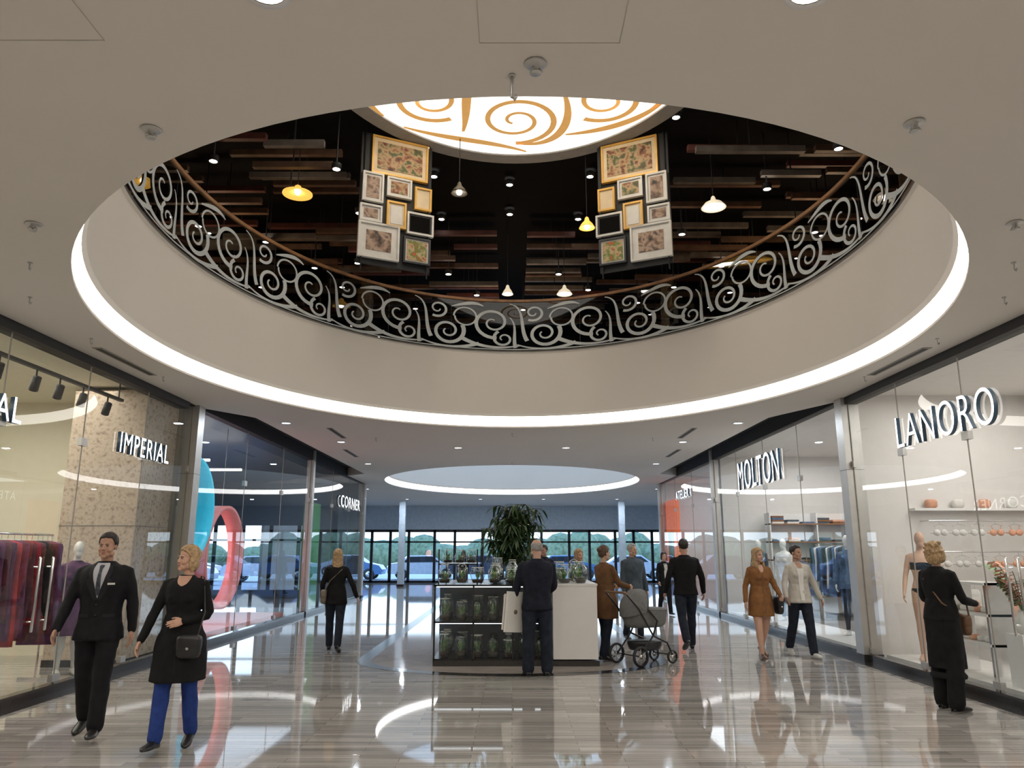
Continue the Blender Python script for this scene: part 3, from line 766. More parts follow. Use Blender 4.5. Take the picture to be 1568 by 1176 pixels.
for i in range(46):
    x=-45+i*2; mb.ell((x,80+rr.uniform(-2,2),rr.uniform(.6,1.4)),(2.2,1.8,rr.uniform(1.0,3.0)),M['hedge'],12,8)
for sx in(-1,1):
    for i in range(16): mb.ell((sx*36,8+i*2.2,rr.uniform(.4,1.0)),(1.8,2,rr.uniform(1.,1.8)),M['hedge'],12,8)
mb.obj('tree_row')

# ------------------------------------------------------------------ UPPER LEVEL
BA,BB=EA-INS-.06,EB-INS-.06
N=2000; tab=[0]
for i in range(N):
    t0=2*pi*i/N;t1=2*pi*(i+1)/N
    tab.append(tab[-1]+math.hypot(BA*(math.cos(t1)-math.cos(t0)),BB*(math.sin(t1)-math.sin(t0))))
PER=tab[-1]
def bmap(s,h,inset=.0):
    s%=PER; i=min(N-1,max(0,bisect.bisect(tab,s)-1)); t=2*pi*(i+(s-tab[i])/(tab[i+1]-tab[i]))/N
    return (EC[0]+(BA-inset)*math.cos(t),EC[1]+(BB-inset)*math.sin(t),UPF+.02+h)
mb=MB(); n=180; vs=[];fs=[]
for h in(.0,1.05):
    for i in range(n): vs.append(bmap(PER*i/n,h))
mb.add(vs,[(i,(i+1)%n,n+(i+1)%n,n+i) for i in range(n)],M['bglass'],True)
vs=[];fs=[]
for di,h in((-.03,1.04),(.03,1.04),(.03,1.09),(-.03,1.09)):
    for i in range(n): vs.append(bmap(PER*i/n,h,di))
for k in range(4):
    for i in range(n):
        j=(i+1)%n; k2=(k+1)%4; fs.append((k*n+i,k*n+j,k2*n+j,k2*n+i))
mb.add(vs,fs,M['wood'],False)
for i in range(24):
    p=PER*i/24
    mb.tube([bmap(p,0,-.012),bmap(p,1.05,-.012)],.004,M['steel'],6)
def ribbon(mb,pts,w0,mapf,m):
    n=len(pts); vs=[];fs=[]
    for i,(x,y) in enumerate(pts):
        a=pts[max(0,i-1)];b=pts[min(n-1,i+1)]; dx=b[0]-a[0];dy=b[1]-a[1];l=math.hypot(dx,dy) or 1
        t=i/(n-1); w=(w0(t) if callable(w0) else w0)*.5
        nx,ny=-dy/l*w,dx/l*w
        vs.append(mapf(x+nx,y+ny)); vs.append(mapf(x-nx,y-ny))
    for i in range(n-1): fs.append((2*i,2*i+1,2*i+3,2*i+2))
    mb.add(vs,fs,m,False)
def spiral(cx,cy,r0,r1,a0,turns,n=44,k=1.):
    return [(cx+(r0+(r1-r0)*(i/n)**k)*math.cos(rad_(a0)+2*pi*turns*i/n),cy+(r0+(r1-r0)*(i/n)**k)*math.sin(rad_(a0)+2*pi*turns*i/n)) for i in range(n+1)]
def bez(p0,p1,p2,p3,n=20):
    return [tuple((1-t)**3*a+3*(1-t)**2*t*b+3*(1-t)*t*t*c+t**3*d for a,b,c,d in zip(p0,p1,p2,p3)) for t in [i/n for i in range(n+1)]]
tp=lambda a,b:(lambda t:(a+(b-a)*t)*1.15)
sw=MB(); REP=16; W=PER/REP
for r in range(REP):
    o=r*W; f=lambda x,y,o=o:bmap(o+x*W/1.65,max(.0,min(1.04,y*.97+.01)),.012)
    ribbon(sw,spiral(.38,.60,.34,.05,-100,1.6),tp(.06,.022),f,M['swirl'])
    ribbon(sw,spiral(.20,.25,.18,.04,60,-1.3),tp(.05,.02),f,M['swirl'])
    ribbon(sw,spiral(1.16,.36,.29,.05,150,1.7),tp(.065,.022),f,M['swirl'])
    ribbon(sw,spiral(1.34,.82,.18,.04,-60,-1.3),tp(.045,.02),f,M['swirl'])
    ribbon(sw,spiral(.86,.70,.20,.18,0,1.0),.032,f,M['swirl'])
    ribbon(sw,bez((-.1,.1),(.3,.02),(.6,.05),(.9,.22)),tp(.02,.07),f,M['swirl'])
    ribbon(sw,bez((.62,.13),(.9,.0),(1.3,-.02),(1.62,.12)),tp(.06,.02),f,M['swirl'])
    ribbon(sw,bez((1.45,.2),(1.6,.5),(1.45,.95),(1.75,1.02)),tp(.065,.015),f,M['swirl'])
    ribbon(sw,bez((.0,.05),(.05,.3),(-.05,.55),(.1,.72)),tp(.06,.015),f,M['swirl'])
    ribbon(sw,bez((.55,.95),(.7,1.05),(.85,1.0),(1.1,.90)),lambda t:.02+.05*math.sin(pi*t),f,M['swirl'])
    ribbon(sw,bez((0,.015),(.5,.02),(1.1,.02),(1.65,.015)),.02,f,M['swirl'])
sw_o=sw.obj('scrollwork'); bal=mb.obj('glass_balustrade'); sw_o.parent=bal
# lightbox
mb=MB(); LA,LB=3.05,3.72; LZ=UPC-.10; n=96
mb.add([(p[0],p[1],LZ) for p in epts(EC,LA,LB,n)],[tuple(range(n))[::-1]],M['lightbox'])
for (o0,z0),(o1,z1) in (((0,LZ),(0,LZ-.03)),((0,LZ-.03),(.30,LZ-.03)),((.30,LZ-.03),(.30,UPC))):
    vs=[(p[0],p[1],z0) for p in epts(EC,LA+o0,LB+o0,n)]+[(p[0],p[1],z1) for p in epts(EC,LA+o1,LB+o1,n)]
    mb.add(vs,[(i,n+i,n+(i+1)%n,(i+1)%n) for i in range(n)],M['rimgrey'],True)
lf=lambda x,y:(EC[0]+x,EC[1]+y,LZ-.012)
for c in ((0,2.55,.75,.10,90,-1.9),(-1.45,1.95,.62,.1,60,1.7),(1.5,1.95,.62,.1,120,-1.7),(0,-.2,1.0,.12,0,2),(-1.6,-.6,.8,.1,0,2),(1.6,-.6,.8,.1,180,-2),(0,-2.4,.8,.1,0,2)):
    ribbon(mb,spiral(*c,n=70),tp(.10,.05),lf,M['ochre'])
for p in (((-.0,3.3),(.8,3.5),(1.1,2.6),(.75,1.6)),((-.95,2.9),(-.8,2.2),(-.9,1.6),(-.6,1.0)),((.2,3.6),(-.5,3.2),(-1.2,3.2),(-2.0,2.75)),((.9,3.0),(1.5,2.9),(2.2,2.6),(2.5,1.9)),((-2.3,2.4),(-2.7,1.8),(-2.6,.8),(-2.2,.2)),((2.3,2.2),(2.7,1.6),(2.7,.8),(2.2,.1)),((-.6,1.1),(-.2,.8),(.4,.9),(.8,1.5))):
    ribbon(mb,bez(*p,n=30),lambda t:.05+.11*math.sin(pi*t),lf,M['ochre'])
mb.obj('ceiling_lightbox')
# ceiling planks
mb=MB(); rr=random.Random(11)
for sx in(-1,1):
    yy=10.0
    while yy<22.5:
        x=3.1 if yy<16.3 else .35
        while x<9.5:
            L=rr.uniform(1.0,2.4); z=UPC-rr.uniform(.30,1.0)
            m=rr.choice([M['plank1'],M['plank1'],M['plank1'],M['plank2'],M['plank2'],M['plank3']])
            if rr.random()<.85:
                a,b=sorted((sx*x,sx*(x+L))); y_=yy+rr.uniform(-.12,.12); mb.box((a,y_,z-.06),(b,y_+.10,z+.05),m)
                mb.box(((a+b)/2-.01,y_+.03,z+.05),((a+b)/2+.01,y_+.05,UPC),M['black'])
            x+=L+rr.uniform(-.2,.25)
        yy+=.42
mb.obj('wooden_ceiling_planks')
mb=MB()
for x,y in((-3,11.87),(2.85,11.87),(-4.05,12.77),(4.6,12.6),(-1.6,12.9),(-1.57,14.0),(1.57,14.0),(-.05,14.35),(-.05,15.75),(-4.55,16.5),(4.8,16.4),(-2.95,13.6),(-1.6,16.0),(1.5,16.0),(-1.5,16.9),(1.1,16.9),(-4.2,17.8),(4,17.8),(-3.5,16.2),(-6.2,17.8),(6.2,14.5),(-6.3,14.2),(3.3,19),(-2.6,19.5),(.3,19.6),(3.5,14.6),(-5.2,15.0),(5.5,18.2),(-.9,18.4),(1.9,18.0),(-5.0,11.6),(5.3,11.2)):
    z=UPC-.14 if abs(x)<2.9 and y<16.2 else UPC-1.12
    mb.rev([(.085,.1),(.085,0),(.065,0),(.06,.02)],(x,y,z),M['black'],14); mb.rev([(0,0),(.068,0)],(x,y,z+.005),M['spot'],14); mb.tube([(x,y,z+.1),(x,y,UPC)],.015,M['black'],6)
mb.obj('ceiling_spotlights')
def pendant(x,y,z,r,m,kind):
    mb=MB()
    if kind=='disc': prof=[(.02,.16),(.05,.14),(.09,.06),(r,.0),(r,-.02),(r*.9,-.02),(.06,.03)]
    else: prof=[(.02,.22),(.035,.2),(.05,.14),(r*.7,.08),(r,0),(r*.93,0),(r*.6,.07)]
    mb.rev(prof,(x,y,z),m,24); mb.ell((x,y,z+.02),(.05,.05,.05),M['spot']); mb.tube([(x,y,z+.2),(x,y,UPC)],.008,M['black'],6)
    mb.obj('pendant_lamp')
pendant(-3.8,12.4,UPC-1.3,.26,M['amber'],'disc'); pendant(3.6,12.55,UPC-1.5,.22,M['shade'],'bell')
pendant(1.4,13.2,UPC-1.6,.15,M['amber'],'bell'); pendant(-.95,12.6,UPC-1.2,.15,M['bronze'],'bell')
pendant(1.2,16.5,UPC-1.75,.18,M['shade'],'bell'); pendant(-.1,16.5,UPC-1.75,.13,M['shade'],'bell')
def frames(cx,cy,side):
    mb=MB(); A=rad_(25)*side
    X=Matrix.Translation(V((cx,cy,0)))@Matrix.Rotation(A,4,'Z')
    mb.box((-.66,.05,6.52),(.66,.10,9.02),M['black'],X)
    for u in(-.6,.6): mb.tube([(u,.02,6.4),(u,.02,UPC)],.015,M['black'],6,X)
    data=[(.04,8.60,1.05,.74,'gold','matte','pic1',.07),(-.44,7.95,.38,.56,'framew','framew','pic2',.04),(.04,8.03,.46,.38,'framew','framew','pic1',.04),
      (.49,7.90,.32,.44,'gold','matte','matte',0),(-.46,7.45,.40,.32,'framew','framew','pic2',.04),(-.0,7.5,.36,.50,'gold','matte','framew',.04),
      (.45,7.40,.50,.42,'framew','blackgl','blackc',.03),(-.30,6.95,.74,.66,'framew','framew','pic2',.11),(.40,6.88,.50,.50,'blackgl','framew','pic3',.03)]
    for u,v,w,h,fr,mt,pc,mg in data:
        u*=side; w/=2;h/=2; t=.035
        for a,b in(((u-w,v-h),(u+w,v-h+t)),((u-w,v+h-t),(u+w,v+h)),((u-w,v-h+t),(u-w+t,v+h-t)),((u+w-t,v-h+t),(u+w,v+h-t))):
            mb.box((a[0],-.03,a[1]),(b[0],.04,b[1]),M[fr],X)
        mb.box((u-w+t,.0,v-h+t),(u+w-t,.03,v+h-t),M[mt],X)
        if pc!=mt: mb.box((u-w+t+mg,-.008,v-h+t+mg),(u+w-t-mg,.0,v+h-t-mg),M[pc],X)
    mb.obj('hanging_picture_frames')
frames(-2.07,12.6,1); frames(2.17,12.6,-1)
mb=MB()
mb.box((-9,19.2,UPF),(9,19.3,UPF+1.0),M['wood']); mb.box((-9,19.0,UPF+1.0),(9,19.4,UPF+1.05),M['plank2'])
for i in range(19): mb.box((-9+i,19.15,UPF),(-8.96+i,19.2,UPF+1),M['plank1'])
mb.obj('bar_counter')  # added wooden band, its brown stands in for reflections in the balustrade glass
for sx in(-1,1):
    mb=MB(); a,b=sorted((sx*5.6,sx*6.0)); mb.box((a,9.6,UPF),(b,10.1,UPC),M['wood']); mb.box((a-.02,9.58,UPF),(b+.02,10.12,UPF+.12),M['black']); mb.obj('wooden_column')

# ------------------------------------------------------------------ CEILING FITTINGS
def sprinkler(x,y):
    mb=MB(); mb.rev([(.0,0),(.055,0),(.06,-.006),(.05,-.012),(.022,-.012),(.018,-.04),(.0,-.04)],(x,y,CEIL),M['steel'],18)
    for a in range(3):
        t=a*2.1; mb.tube([(x+.02*math.cos(t),y+.02*math.sin(t),CEIL-.03),(x+.035*math.cos(t),y+.035*math.sin(t),CEIL-.05)],.004,M['steel'],6)
    mb.rev([(0,0),(.03,0),(.03,-.004),(0,-.004)],(x,y,CEIL-.055),M['steel'],12); mb.tube([(x,y,CEIL-.04),(x,y,CEIL-.056)],.005,M['steel'],6); mb.obj('ceiling_sprinkler')
for p in((-2.14,4.07),(.12,3.45),(2.35,4.0),(-3.66,5.4),(3.83,5.38)): sprinkler(*p)
def hook(x,y,L=.06):
    mb=MB(); mb.rev([(0,0),(.02,0),(.02,-.008),(0,-.008)],(x,y,CEIL),M['steel'],12); mb.tube([(x,y,CEIL),(x,y,CEIL-L),(x+.012,y,CEIL-L-.015),(x+.02,y,CEIL-L+.005)],.007 if L<.1 else .011,M['steel'],6); mb.obj('ceiling_hook')
for p in((0,3.55,.13),(-4.18,6.2),(4.35,6.2),(-4.75,7.12),(4.85,7.12),(-4.95,8.6),(5.0,8.6),(-5,10.6),(5.05,10.6),(0,15.9),(-3,16.6),(3.1,16.6),(0,21.3)): hook(*p)
mb=MB()
def groove(x0,x1,y0,y1):
    w=.0025
    for a,b in(((x0,y0),(x1,y0)),((x0,y1),(x1,y1)),((x0,y0),(x0,y1)),((x1,y0),(x1,y1))):
        mb.box((min(a[0],b[0])-w,min(a[1],b[1])-w,CEIL-.002),(max(a[0],b[0])+w,max(a[1],b[1])+w,CEIL-.0005),M['groove'])
groove(-.16,.53,2.6,3.29); groove(-2.7,-2.0,2.6,3.27)
mb.obj('ceiling_access_hatches')
mb=MB()
for x,y0,y1 in((-5.1,9.0,10.5),(5.1,9.0,10.5),(-3.7,15.2,16.6),(3.7,15.2,16.6),(-4.1,18.5,20),(4.1,18.5,20)):
    mb.box((x-.06,y0,CEIL-.006),(x+.06,y1,CEIL-.001),M['rimgrey']); mb.box((x-.035,y0+.04,CEIL-.008),(x+.035,y1-.04,CEIL-.002),M['black'])
mb.obj('air_slot_diffusers')
DL=[(-1.1,2.93,0),(1.33,2.93,0),(-3.9,2.2,0),(4,2.2,0),(-1.2,-1,0),(1.3,-1,0),(-4,-1.5,0),(4,-1.5,0),(-2.5,-5,0),(2.5,-5,0),
    (-3.9,17.2,1),(3.9,17.2,1),(-1.3,18.2,0),(1.3,18.2,0),(-4.1,21.6,1),(4.1,21.6,1),(-1.5,36.5,1),(1.5,36.5,1),(-5,36.5,1),(5,36.5,1),(-5.8,30.5,1),(5.8,30.5,1),(-4.4,14.6,1),(4.4,14.6,1)]
mb=MB()
for x,y,c in DL:
    mb.rev([(.085,0),(.115,0),(.115,-.008),(.085,-.008)],(x,y,CEIL),M['whitegl'],20); mb.rev([(0,-.003),(.085,-.003)],(x,y,CEIL),M['downb' if c else 'down'],20)
mb.obj('recessed_downlights')
def light(kind,name,loc,e,col,size=.2,rot=(0,0,0),sy=None,shape='DISK'):
    l=bpy.data.lights.new(name,kind); l.energy=e; l.color=col
    if kind=='AREA':
        l.shape=shape; l.size=size
        if sy: l.size_y=sy
    elif kind=='POINT': l.shadow_soft_size=size
    o=bpy.data.objects.new(name,l); o.location=loc; o.rotation_euler=rot; scene.collection.objects.link(o); return o
for i,(x,y,c) in enumerate(DL):
    light('AREA','downlight_lamp',(x,y,CEIL-.012),(38 if y<12 else (26 if y<30 else 40)),(1,.91,.81) if not c else (.82,.91,1),.16)
WARM=(1,.93,.82)
light('AREA','shop_ceiling_lamp',(-7.6,8,CEIL-.02),200,WARM,3,shape='RECTANGLE',sy=7)
light('AREA','shop_ceiling_lamp',(7.0,8.5,CEIL-.02),125,(1,.94,.88),2,shape='RECTANGLE',sy=6)
light('AREA','shop_ceiling_lamp',(7.4,16.5,CEIL-.02),150,(1,.95,.90),2.5,shape='RECTANGLE',sy=6)
light('AREA','shop_ceiling_lamp',(-8,17,CEIL-.02),40,(.7,.8,1),2,shape='RECTANGLE',sy=5)
light('AREA','shop_ceiling_lamp',(7.2,24.5,CEIL-.02),80,(.9,.95,1),2,shape='RECTANGLE',sy=5)
light('AREA','shop_ceiling_lamp',(-8.2,24.5,CEIL-.02),40,(.75,.85,1),2,shape='RECTANGLE',sy=5)
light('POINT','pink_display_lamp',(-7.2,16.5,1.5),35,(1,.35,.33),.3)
light('POINT','restaurant_lamp',(-6.5,14.5,7.2),70,(1,.72,.45),.3); light('POINT','restaurant_lamp',(6.5,14.5,7.2),70,(1,.72,.45),.3)  # added fill lights without fixtures, brighten the upper level
light('POINT','restaurant_lamp',(0,18.2,6.9),60,(1,.72,.45),.3)
light('AREA','picture_lamp',(-1.4,11.2,UPC-.2),12,(1,.85,.65),.2,(rad_(35),0,rad_(15))); light('AREA','picture_lamp',(1.5,11.2,UPC-.2),12,(1,.85,.65),.2,(rad_(35),0,rad_(-15)))

# ------------------------------------------------------------------ SIGNS
def sign(txt,side,yc,z,L,h,x=5.40,m='sign',emb=.025,off=0):
    cu=bpy.data.curves.new('t','FONT'); cu.body=txt; cu.extrude=.5; cu.align_x='CENTER'; cu.align_y='CENTER'; cu.offset=off; cu.space_character=1.12
    ob=bpy.data.objects.new('t',cu); scene.collection.objects.link(ob)
    dg=bpy.context.evaluated_depsgraph_get(); me=bpy.data.meshes.new_from_object(ob.evaluated_get(dg)); bpy.data.objects.remove(ob)
    xs=[v.co.x for v in me.vertices]; ys=[v.co.y for v in me.vertices]
    cx=(min(xs)+max(xs))/2; cy=(min(ys)+max(ys))/2; kx=L/(max(xs)-min(xs)); ky=h/(max(ys)-min(ys))
    for v in me.vertices: v.co=((v.co.x-cx)*kx,(v.co.y-cy)*ky,v.co.z*emb*2)
    me.materials.clear(); me.materials.append(M[m]); me.materials.append(M['signside'])
    for p in me.polygons: p.material_index=0 if abs(p.normal.z)>.5 else 1
    o=bpy.data.objects.new('illuminated_shop_sign',me); scene.collection.objects.link(o)
    o.location=(side*x,yc,z); o.rotation_euler=(pi/2,0,pi/2 if side<0 else -pi/2)
sign('IMPERIAL',-1,11.1,3.10,1.5,.28); sign('IMPERIAL',-1,7.4,3.12,1.6,.28)
sign('LANORO',1,9.42,3.24,2.2,.43,off=-.012); sign('MOLTON',1,16.7,3.36,2.8,.64,off=-.008)
sign('CORNER',-1,25.6,3.2,3.0,.36,m='sign'); sign('ATELIER',1,24.2,3.4,1.8,.26)

# ------------------------------------------------------------------ LEFT BOUTIQUE CONTENT
mb=MB(); mb.box((-6.75,11.5,0),(-5.62,12.6,CEIL),M['mosaic']); mb.box((-6.76,11.49,0),(-5.61,12.61,.1),M['darkstone']); mb.box((-6.76,11.49,2.0),(-5.61,12.61,2.01),M['rimgrey']); mb.obj('mosaic_pier')
def garment(mb,x,y,ztop,L,m,w=.22,rr=random):
    keys=[(0,0,0,.05,.02),(0,0,-.03,w*.75,.028),(0,0,-.08,w*.95,.032),(0,0,-.35,w*.9,.03),(0,0,-L*.7,w*1.0,.035),(0,0,-L,w*1.05,.035)]
    ph=rr.uniform(0,6)
    vs,fs=loft(keys,18,2,2.2,lambda a,z:.12*math.sin(a*5+ph)*min(1,-z))
    X=Matrix.Translation(V((x,y,ztop)))@Matrix.Rotation(rr.uniform(-.15,.15),4,'Z')
    mb.add(vs,fs,m,True,X)
    mb.tube([(-w*.8,0,-.04),(0,0,.01),(w*.8,0,-.04)],.005,M['steel'],5,X); mb.tube([(0,0,.01),(0,0,.06),(.015,0,.075)],.003,M['steel'],5,X)
def rack(name,x,y0,y1,z,Ls,ms,step=.11):
    mb=MB(); rr=random.Random(int(abs(x*31+y0*17)))
    mb.tube([(x,y0,z+.08),(x,y1,z+.08)],.014,M['chrome'],8)
    for yy in(y0,y1): mb.tube([(x,yy,z+.08),(x,yy,0.02)],.014,M['chrome'],8); mb.box((x-.22,yy-.02,0),(x+.22,yy+.02,.03),M['chrome'])
    yy=y0+.08
    while yy<y1-.06: garment(mb,x,yy,z,rr.uniform(*Ls),M[rr.choice(ms)],rr=rr); yy+=step*rr.uniform(.8,1.3)
    return mb.obj(name)
rack('clothes_rack',-6.2,7.8,10.45,1.76,(.9,1.35),['garpur','garpur','garred','garblk','garbrn','garpur','garbrn'])
rack('clothes_rack',-8.6,8.5,11.5,1.72,(.8,1.2),['garblk','garpur','garbrn'])
rack('clothes_rack',-9.6,3.5,7.5,1.72,(.8,1.2),['garblk','garwht','garbrn'])
mb=MB(); mb.box((-5.95,4,3.84),(-5.89,11.3,3.88),M['black']); 
for yy in(7.3,8.0,8.5,9.2,9.7,10.25,10.9): 
    X=Matrix.Translation(V((-5.92,yy,3.66)))@Matrix.Rotation(rad_(25),4,'X')@Matrix.Rotation(rad_(25),4,'Y')
    mb.rev([(0,.09),(.05,.09),(.055,-.09),(.045,-.09),(.0,-.05)],(0,0,0),M['black'],16,X); mb.tube([(-5.92,yy,3.84),(-5.92,yy,3.68)],.012,M['black'],6)
mb.tube([(-5.92,4.2,3.86),(-5.92,4.2,CEIL+.05)],.01,M['black'],6); mb.tube([(-5.92,11.2,3.86),(-5.92,11.2,CEIL+.05)],.01,M['black'],6)
mb.obj('track_spotlights')
mb=MB(); mb.box((-8.8,4.5,0),(-7.6,6.5,.85),M['whitegl']); mb.box((-8.85,4.45,.85),(-7.55,6.55,.9),M['wood']); mb.obj('display_table')
def hoop(name,y,z,R,m):
    mb=MB(); n=64; vs=[];fs=[]
    for r,dx in((R,-.16),(R,.16),(R-.07,.16),(R-.07,-.16)):
        for i in range(n): t=2*pi*i/n; vs.append((-5.95+dx,y+r*math.cos(t),z+r*math.sin(t)))
    for k in range(4):
        for i in range(n): j=(i+1)%n;q=(k+1)%4; fs.append((k*n+i,k*n+j,q*n+j,q*n+i))
    mb.add(vs,fs,m,True)
    mb.tube([(-5.95,y,z+R-.02),(-5.95,y,CEIL+.06)],.006,M['steel'],6)
    mb.obj(name)
hoop('cyan_window_hoop',14.0,2.4,.94,M['cyan']); hoop('pink_window_hoop',15.75,1.52,1.02,M['pink'])
mb=MB(); mb.box((-9.5,13.5,.003),(-5.9,20.4,.10),M['pinkwall']); mb.obj('pink_display_platform')  # added floor patch, its pink colour paints the pink light falling there
mb=MB()
for yy in(14.5,16.5,18.5): mb.box((-9.8,yy,3.55),(-6.6,yy+.06,3.6),M['down']); mb.tube([(-8.2,yy+.03,3.6),(-8.2,yy+.03,CEIL+.06)],.006,M['steel'],5)
mb.obj('linear_pendant_lamps')
mb=MB(); mb.box((-5.85,24.6,.1),(-5.56,27.9,3.3),M['blackgl']); mb.box((-5.86,21.6,.1),(-5.7,22.9,3.0),M['green']); mb.box((-6.0,22.9,.1),(-5.7,24.6,2.9),M['black']); mb.obj('shop_portal_panels')
mb=MB(); mb.box((5.58,26.4,.1),(5.75,27.9,3.4),M['orange']); mb.box((5.57,26.7,.1),(5.59,27.6,2.3),M['blackgl']); mb.obj('orange_portal_panel')
# ------------------------------------------------------------------ RIGHT SHOPS
mb=MB(); mb.box((5.6,5,0),(6.7,11.95,.12),M['whitegl']); mb.obj('window_display_platform')
mb=MB(); mb.box((5.6,12.7,0),(6.58,20.2,.12),M['whitegl']); mb.obj('window_display_platform')
rack('lingerie_rack',7.2,6.0,8.2,1.70,(.3,.55),['garpch','garpch','garwht'],.16)
mb=MB(); rr=random.Random(8)
def bra(x,y,z,m):
    for s in(-1,1):
        mb.ell((x+s*.055,y,z-.11),(.055,.035,.05),m,12,8); mb.tube([(x+s*.06,y,z-.07),(x+s*.07,y+.01,z+.0)],.006,m,5); mb.tube([(x+s*.10,y+.01,z-.12),(x+s*.13,y+.03,z-.11)],.012,m,6)
    mb.tube([(x-.10,y+.01,z-.01),(x,y+.01,z+.02),(x+.10,y+.01,z-.01)],.005,M['steel'],5); mb.tube([(x,y+.01,z+.02),(x,y+.01,z+.07)],.003,M['steel'],5)
for z,xa,xb in((2.02,6.45,8.2),(1.55,6.45,8.2)):
    mb.tube([(xa,11.92,z+.07),(xb,11.92,z+.07)],.012,M['chrome'],8)
    for xx in(xa,xb): mb.tube([(xx,11.92,z+.07),(xx,12.17,z+.07)],.01,M['chrome'],6)
    xx=xa+.16
    while xx<xb-.1:
        bra(xx,11.92,z,M['garpch'] if xx>7.35 else M['garwht']); xx+=.29
mb.tube([(6.45,11.85,1.15),(8.2,11.85,1.15)],.012,M['chrome'],8)
for xx in(6.75,8.2): mb.tube([(xx,11.85,1.15),(xx,11.85,.0)],.012,M['chrome'],8)
for i in range(9): garment(mb,6.62+i*.18,11.85,1.07,rr.uniform(.45,.75),M[rr.choice(['garwht','garpch','garwht'])],.09,rr)
mb.box((6.3,12.0,2.25),(8.3,12.18,2.29),M['whitegl'])
for i in range(4): mb.ell((6.6+i*.42,12.08,2.36),(.09,.06,.07),M[['garpch','paper'][i%2]],p=4)
mb.obj('lingerie_wall_display')
mb=MB(); mb.box((5.75,9.55,.12),(6.05,9.59,1.25),M['chrome']); mb.box((5.75,10.35,.12),(6.05,10.39,1.25),M['chrome'])
for z in(.5,.85,1.22): mb.box((5.73,9.55,z),(6.07,10.39,z+.03),M['whitegl'])
for k,z in enumerate((.53,.88)):
    for i in range(5): mb.ell((5.9,9.67+i*.15,z+.035),(.06,.05,.035),M[['garpch','garwht','paper'][(i+k)%3]],p=4)
mb.obj('accessory_shelf')
PX,PY=5.88,9.08
mb=MB(); mb.box((PX-.15,PY-.15,.12),(PX+.15,PY+.15,.70),M['whitegl']); mb.rev([(0,0),(.07,0),(.10,.12),(.06,.26),(.05,.26),(.04,.2),(0,.2)],(PX,PY,.70),M['paper'],20)
rr=random.Random(2)
for k in range(20):
    a=rr.uniform(0,2*pi); ln=rr.uniform(.5,.95); pts=[]; lm=M['garpch'] if k%3 else M['leaf2']
    for i in range(8):
        t=i/7; pts.append(V((PX+math.cos(a)*ln*.30*t,PY+math.sin(a)*ln*.38*t,.90+ln*1.1*t-ln*.45*t*t)))
    mb.tube(pts,.005,M['leaf2'],5)
    for i in range(2,8):
        for s in(-1,1):
            d=V((-math.sin(a)*s,math.cos(a)*s,-.4))*.12; q=pts[i]; e=V((math.cos(a),math.sin(a),.2))*.034
            mb.add([q-e,q+d*.5+e,q+d,q+d*.5-e],[(0,1,2,3)],lm)
mb.obj('flower_arrangement')
rack('clothes_rack',8.6,13.2,16.2,1.75,(.7,1.2),['garblu','garblk','garwht','garpch','garblu'])
rack('clothes_rack',7.6,16.4,19.4,1.75,(.7,1.2),['garblk','garblu','garblk','garwht'])
rack('clothes_rack',7.4,22,26,1.7,(.7,1.2),['garblk','garwht','garblu'])
mb=MB(); mb.box((7.0,13.6,0),(7.8,15.2,.8),M['whitegl']); mb.box((6.95,13.55,.8),(7.85,15.25,.84),M['wood'])
for i in range(4): mb.box((7.1,13.8+i*.35,.84),(7.5,14.05+i*.35,.92),M[['garblu','garwht','garpch','garblk'][i]])
mb.obj('display_table')
mb=MB(); rr=random.Random(9)
mb.box((6.6,20.12,.1),(9.0,20.16,2.6),M['whitegl'])
for z in(.5,.95,1.4,1.85,2.3): 
    mb.box((6.6,19.75,z),(9.0,20.12,z+.03),M['wood'])
    for i in range(6):
        x=6.68+i*.39; k=rr.randrange(1,5)
        for q in range(k): mb.box((x,19.78,z+.03+q*.05),(x+.30,20.08,z+.075+q*.05),M[rr.choice(['garblu','garwht','garpch','garblk','greyj','camel'])])
for xx in(6.6,7.8,8.97): mb.box((xx,19.75,.0),(xx+.03,20.12,2.6),M['whitegl'])
mb.obj('folded_clothes_shelving')

# ------------------------------------------------------------------ KIOSK with terrariums
mb=MB()
X0,X1,Y0,Y1=-1.15,.58,11.6,13.6
mb.box((X0,Y0,.004),(1.27,Y1,.08),M['darkstone'])
for z in(.08,.60,1.12): mb.box((X0,Y0,z),(X1,Y1,z+.025),M['blackgl'])
for xx in(X0,-.58,-.0,X1-.03):
    for yy in(Y0,Y1-.03): mb.box((xx,yy,.08),(xx+.025,yy+.03,1.145),M['black'])
mb.box((X0,Y0+.95,.08),(X1,Y0+1.0,1.12),M['bluewall'])
for z in(.585,1.105): mb.box((X0+.03,Y0+.06,z),(X1-.03,Y0+.08,z+.012),M['strip'])  # added glowing strips to brighten the kiosk interior
mb.quad([(X0+.02,Y0+.005,.11),(X1-.02,Y0+.005,.11),(X1-.02,Y0+.005,1.11),(X0+.02,Y0+.005,1.11)],M['glass'])
mb.box((X1+.02,Y0-.02,.10),(1.25,Y1,1.13),M['whitegl']); mb.box((X1+.01,Y0-.03,1.13),(1.26,Y1+.01,1.16),M['whitegl'])
mb.box((X0,Y0+.55,1.42),(X0+.62,Y1,1.44),M['blackgl'])
for xx in(X0,X0+.6):
    for yy in(Y0+.55,Y1-.03): mb.box((xx,yy,1.145),(xx+.02,yy+.02,1.66),M['black'])
mb.obj('display_kiosk')
jb=MB(); rr=random.Random(21)
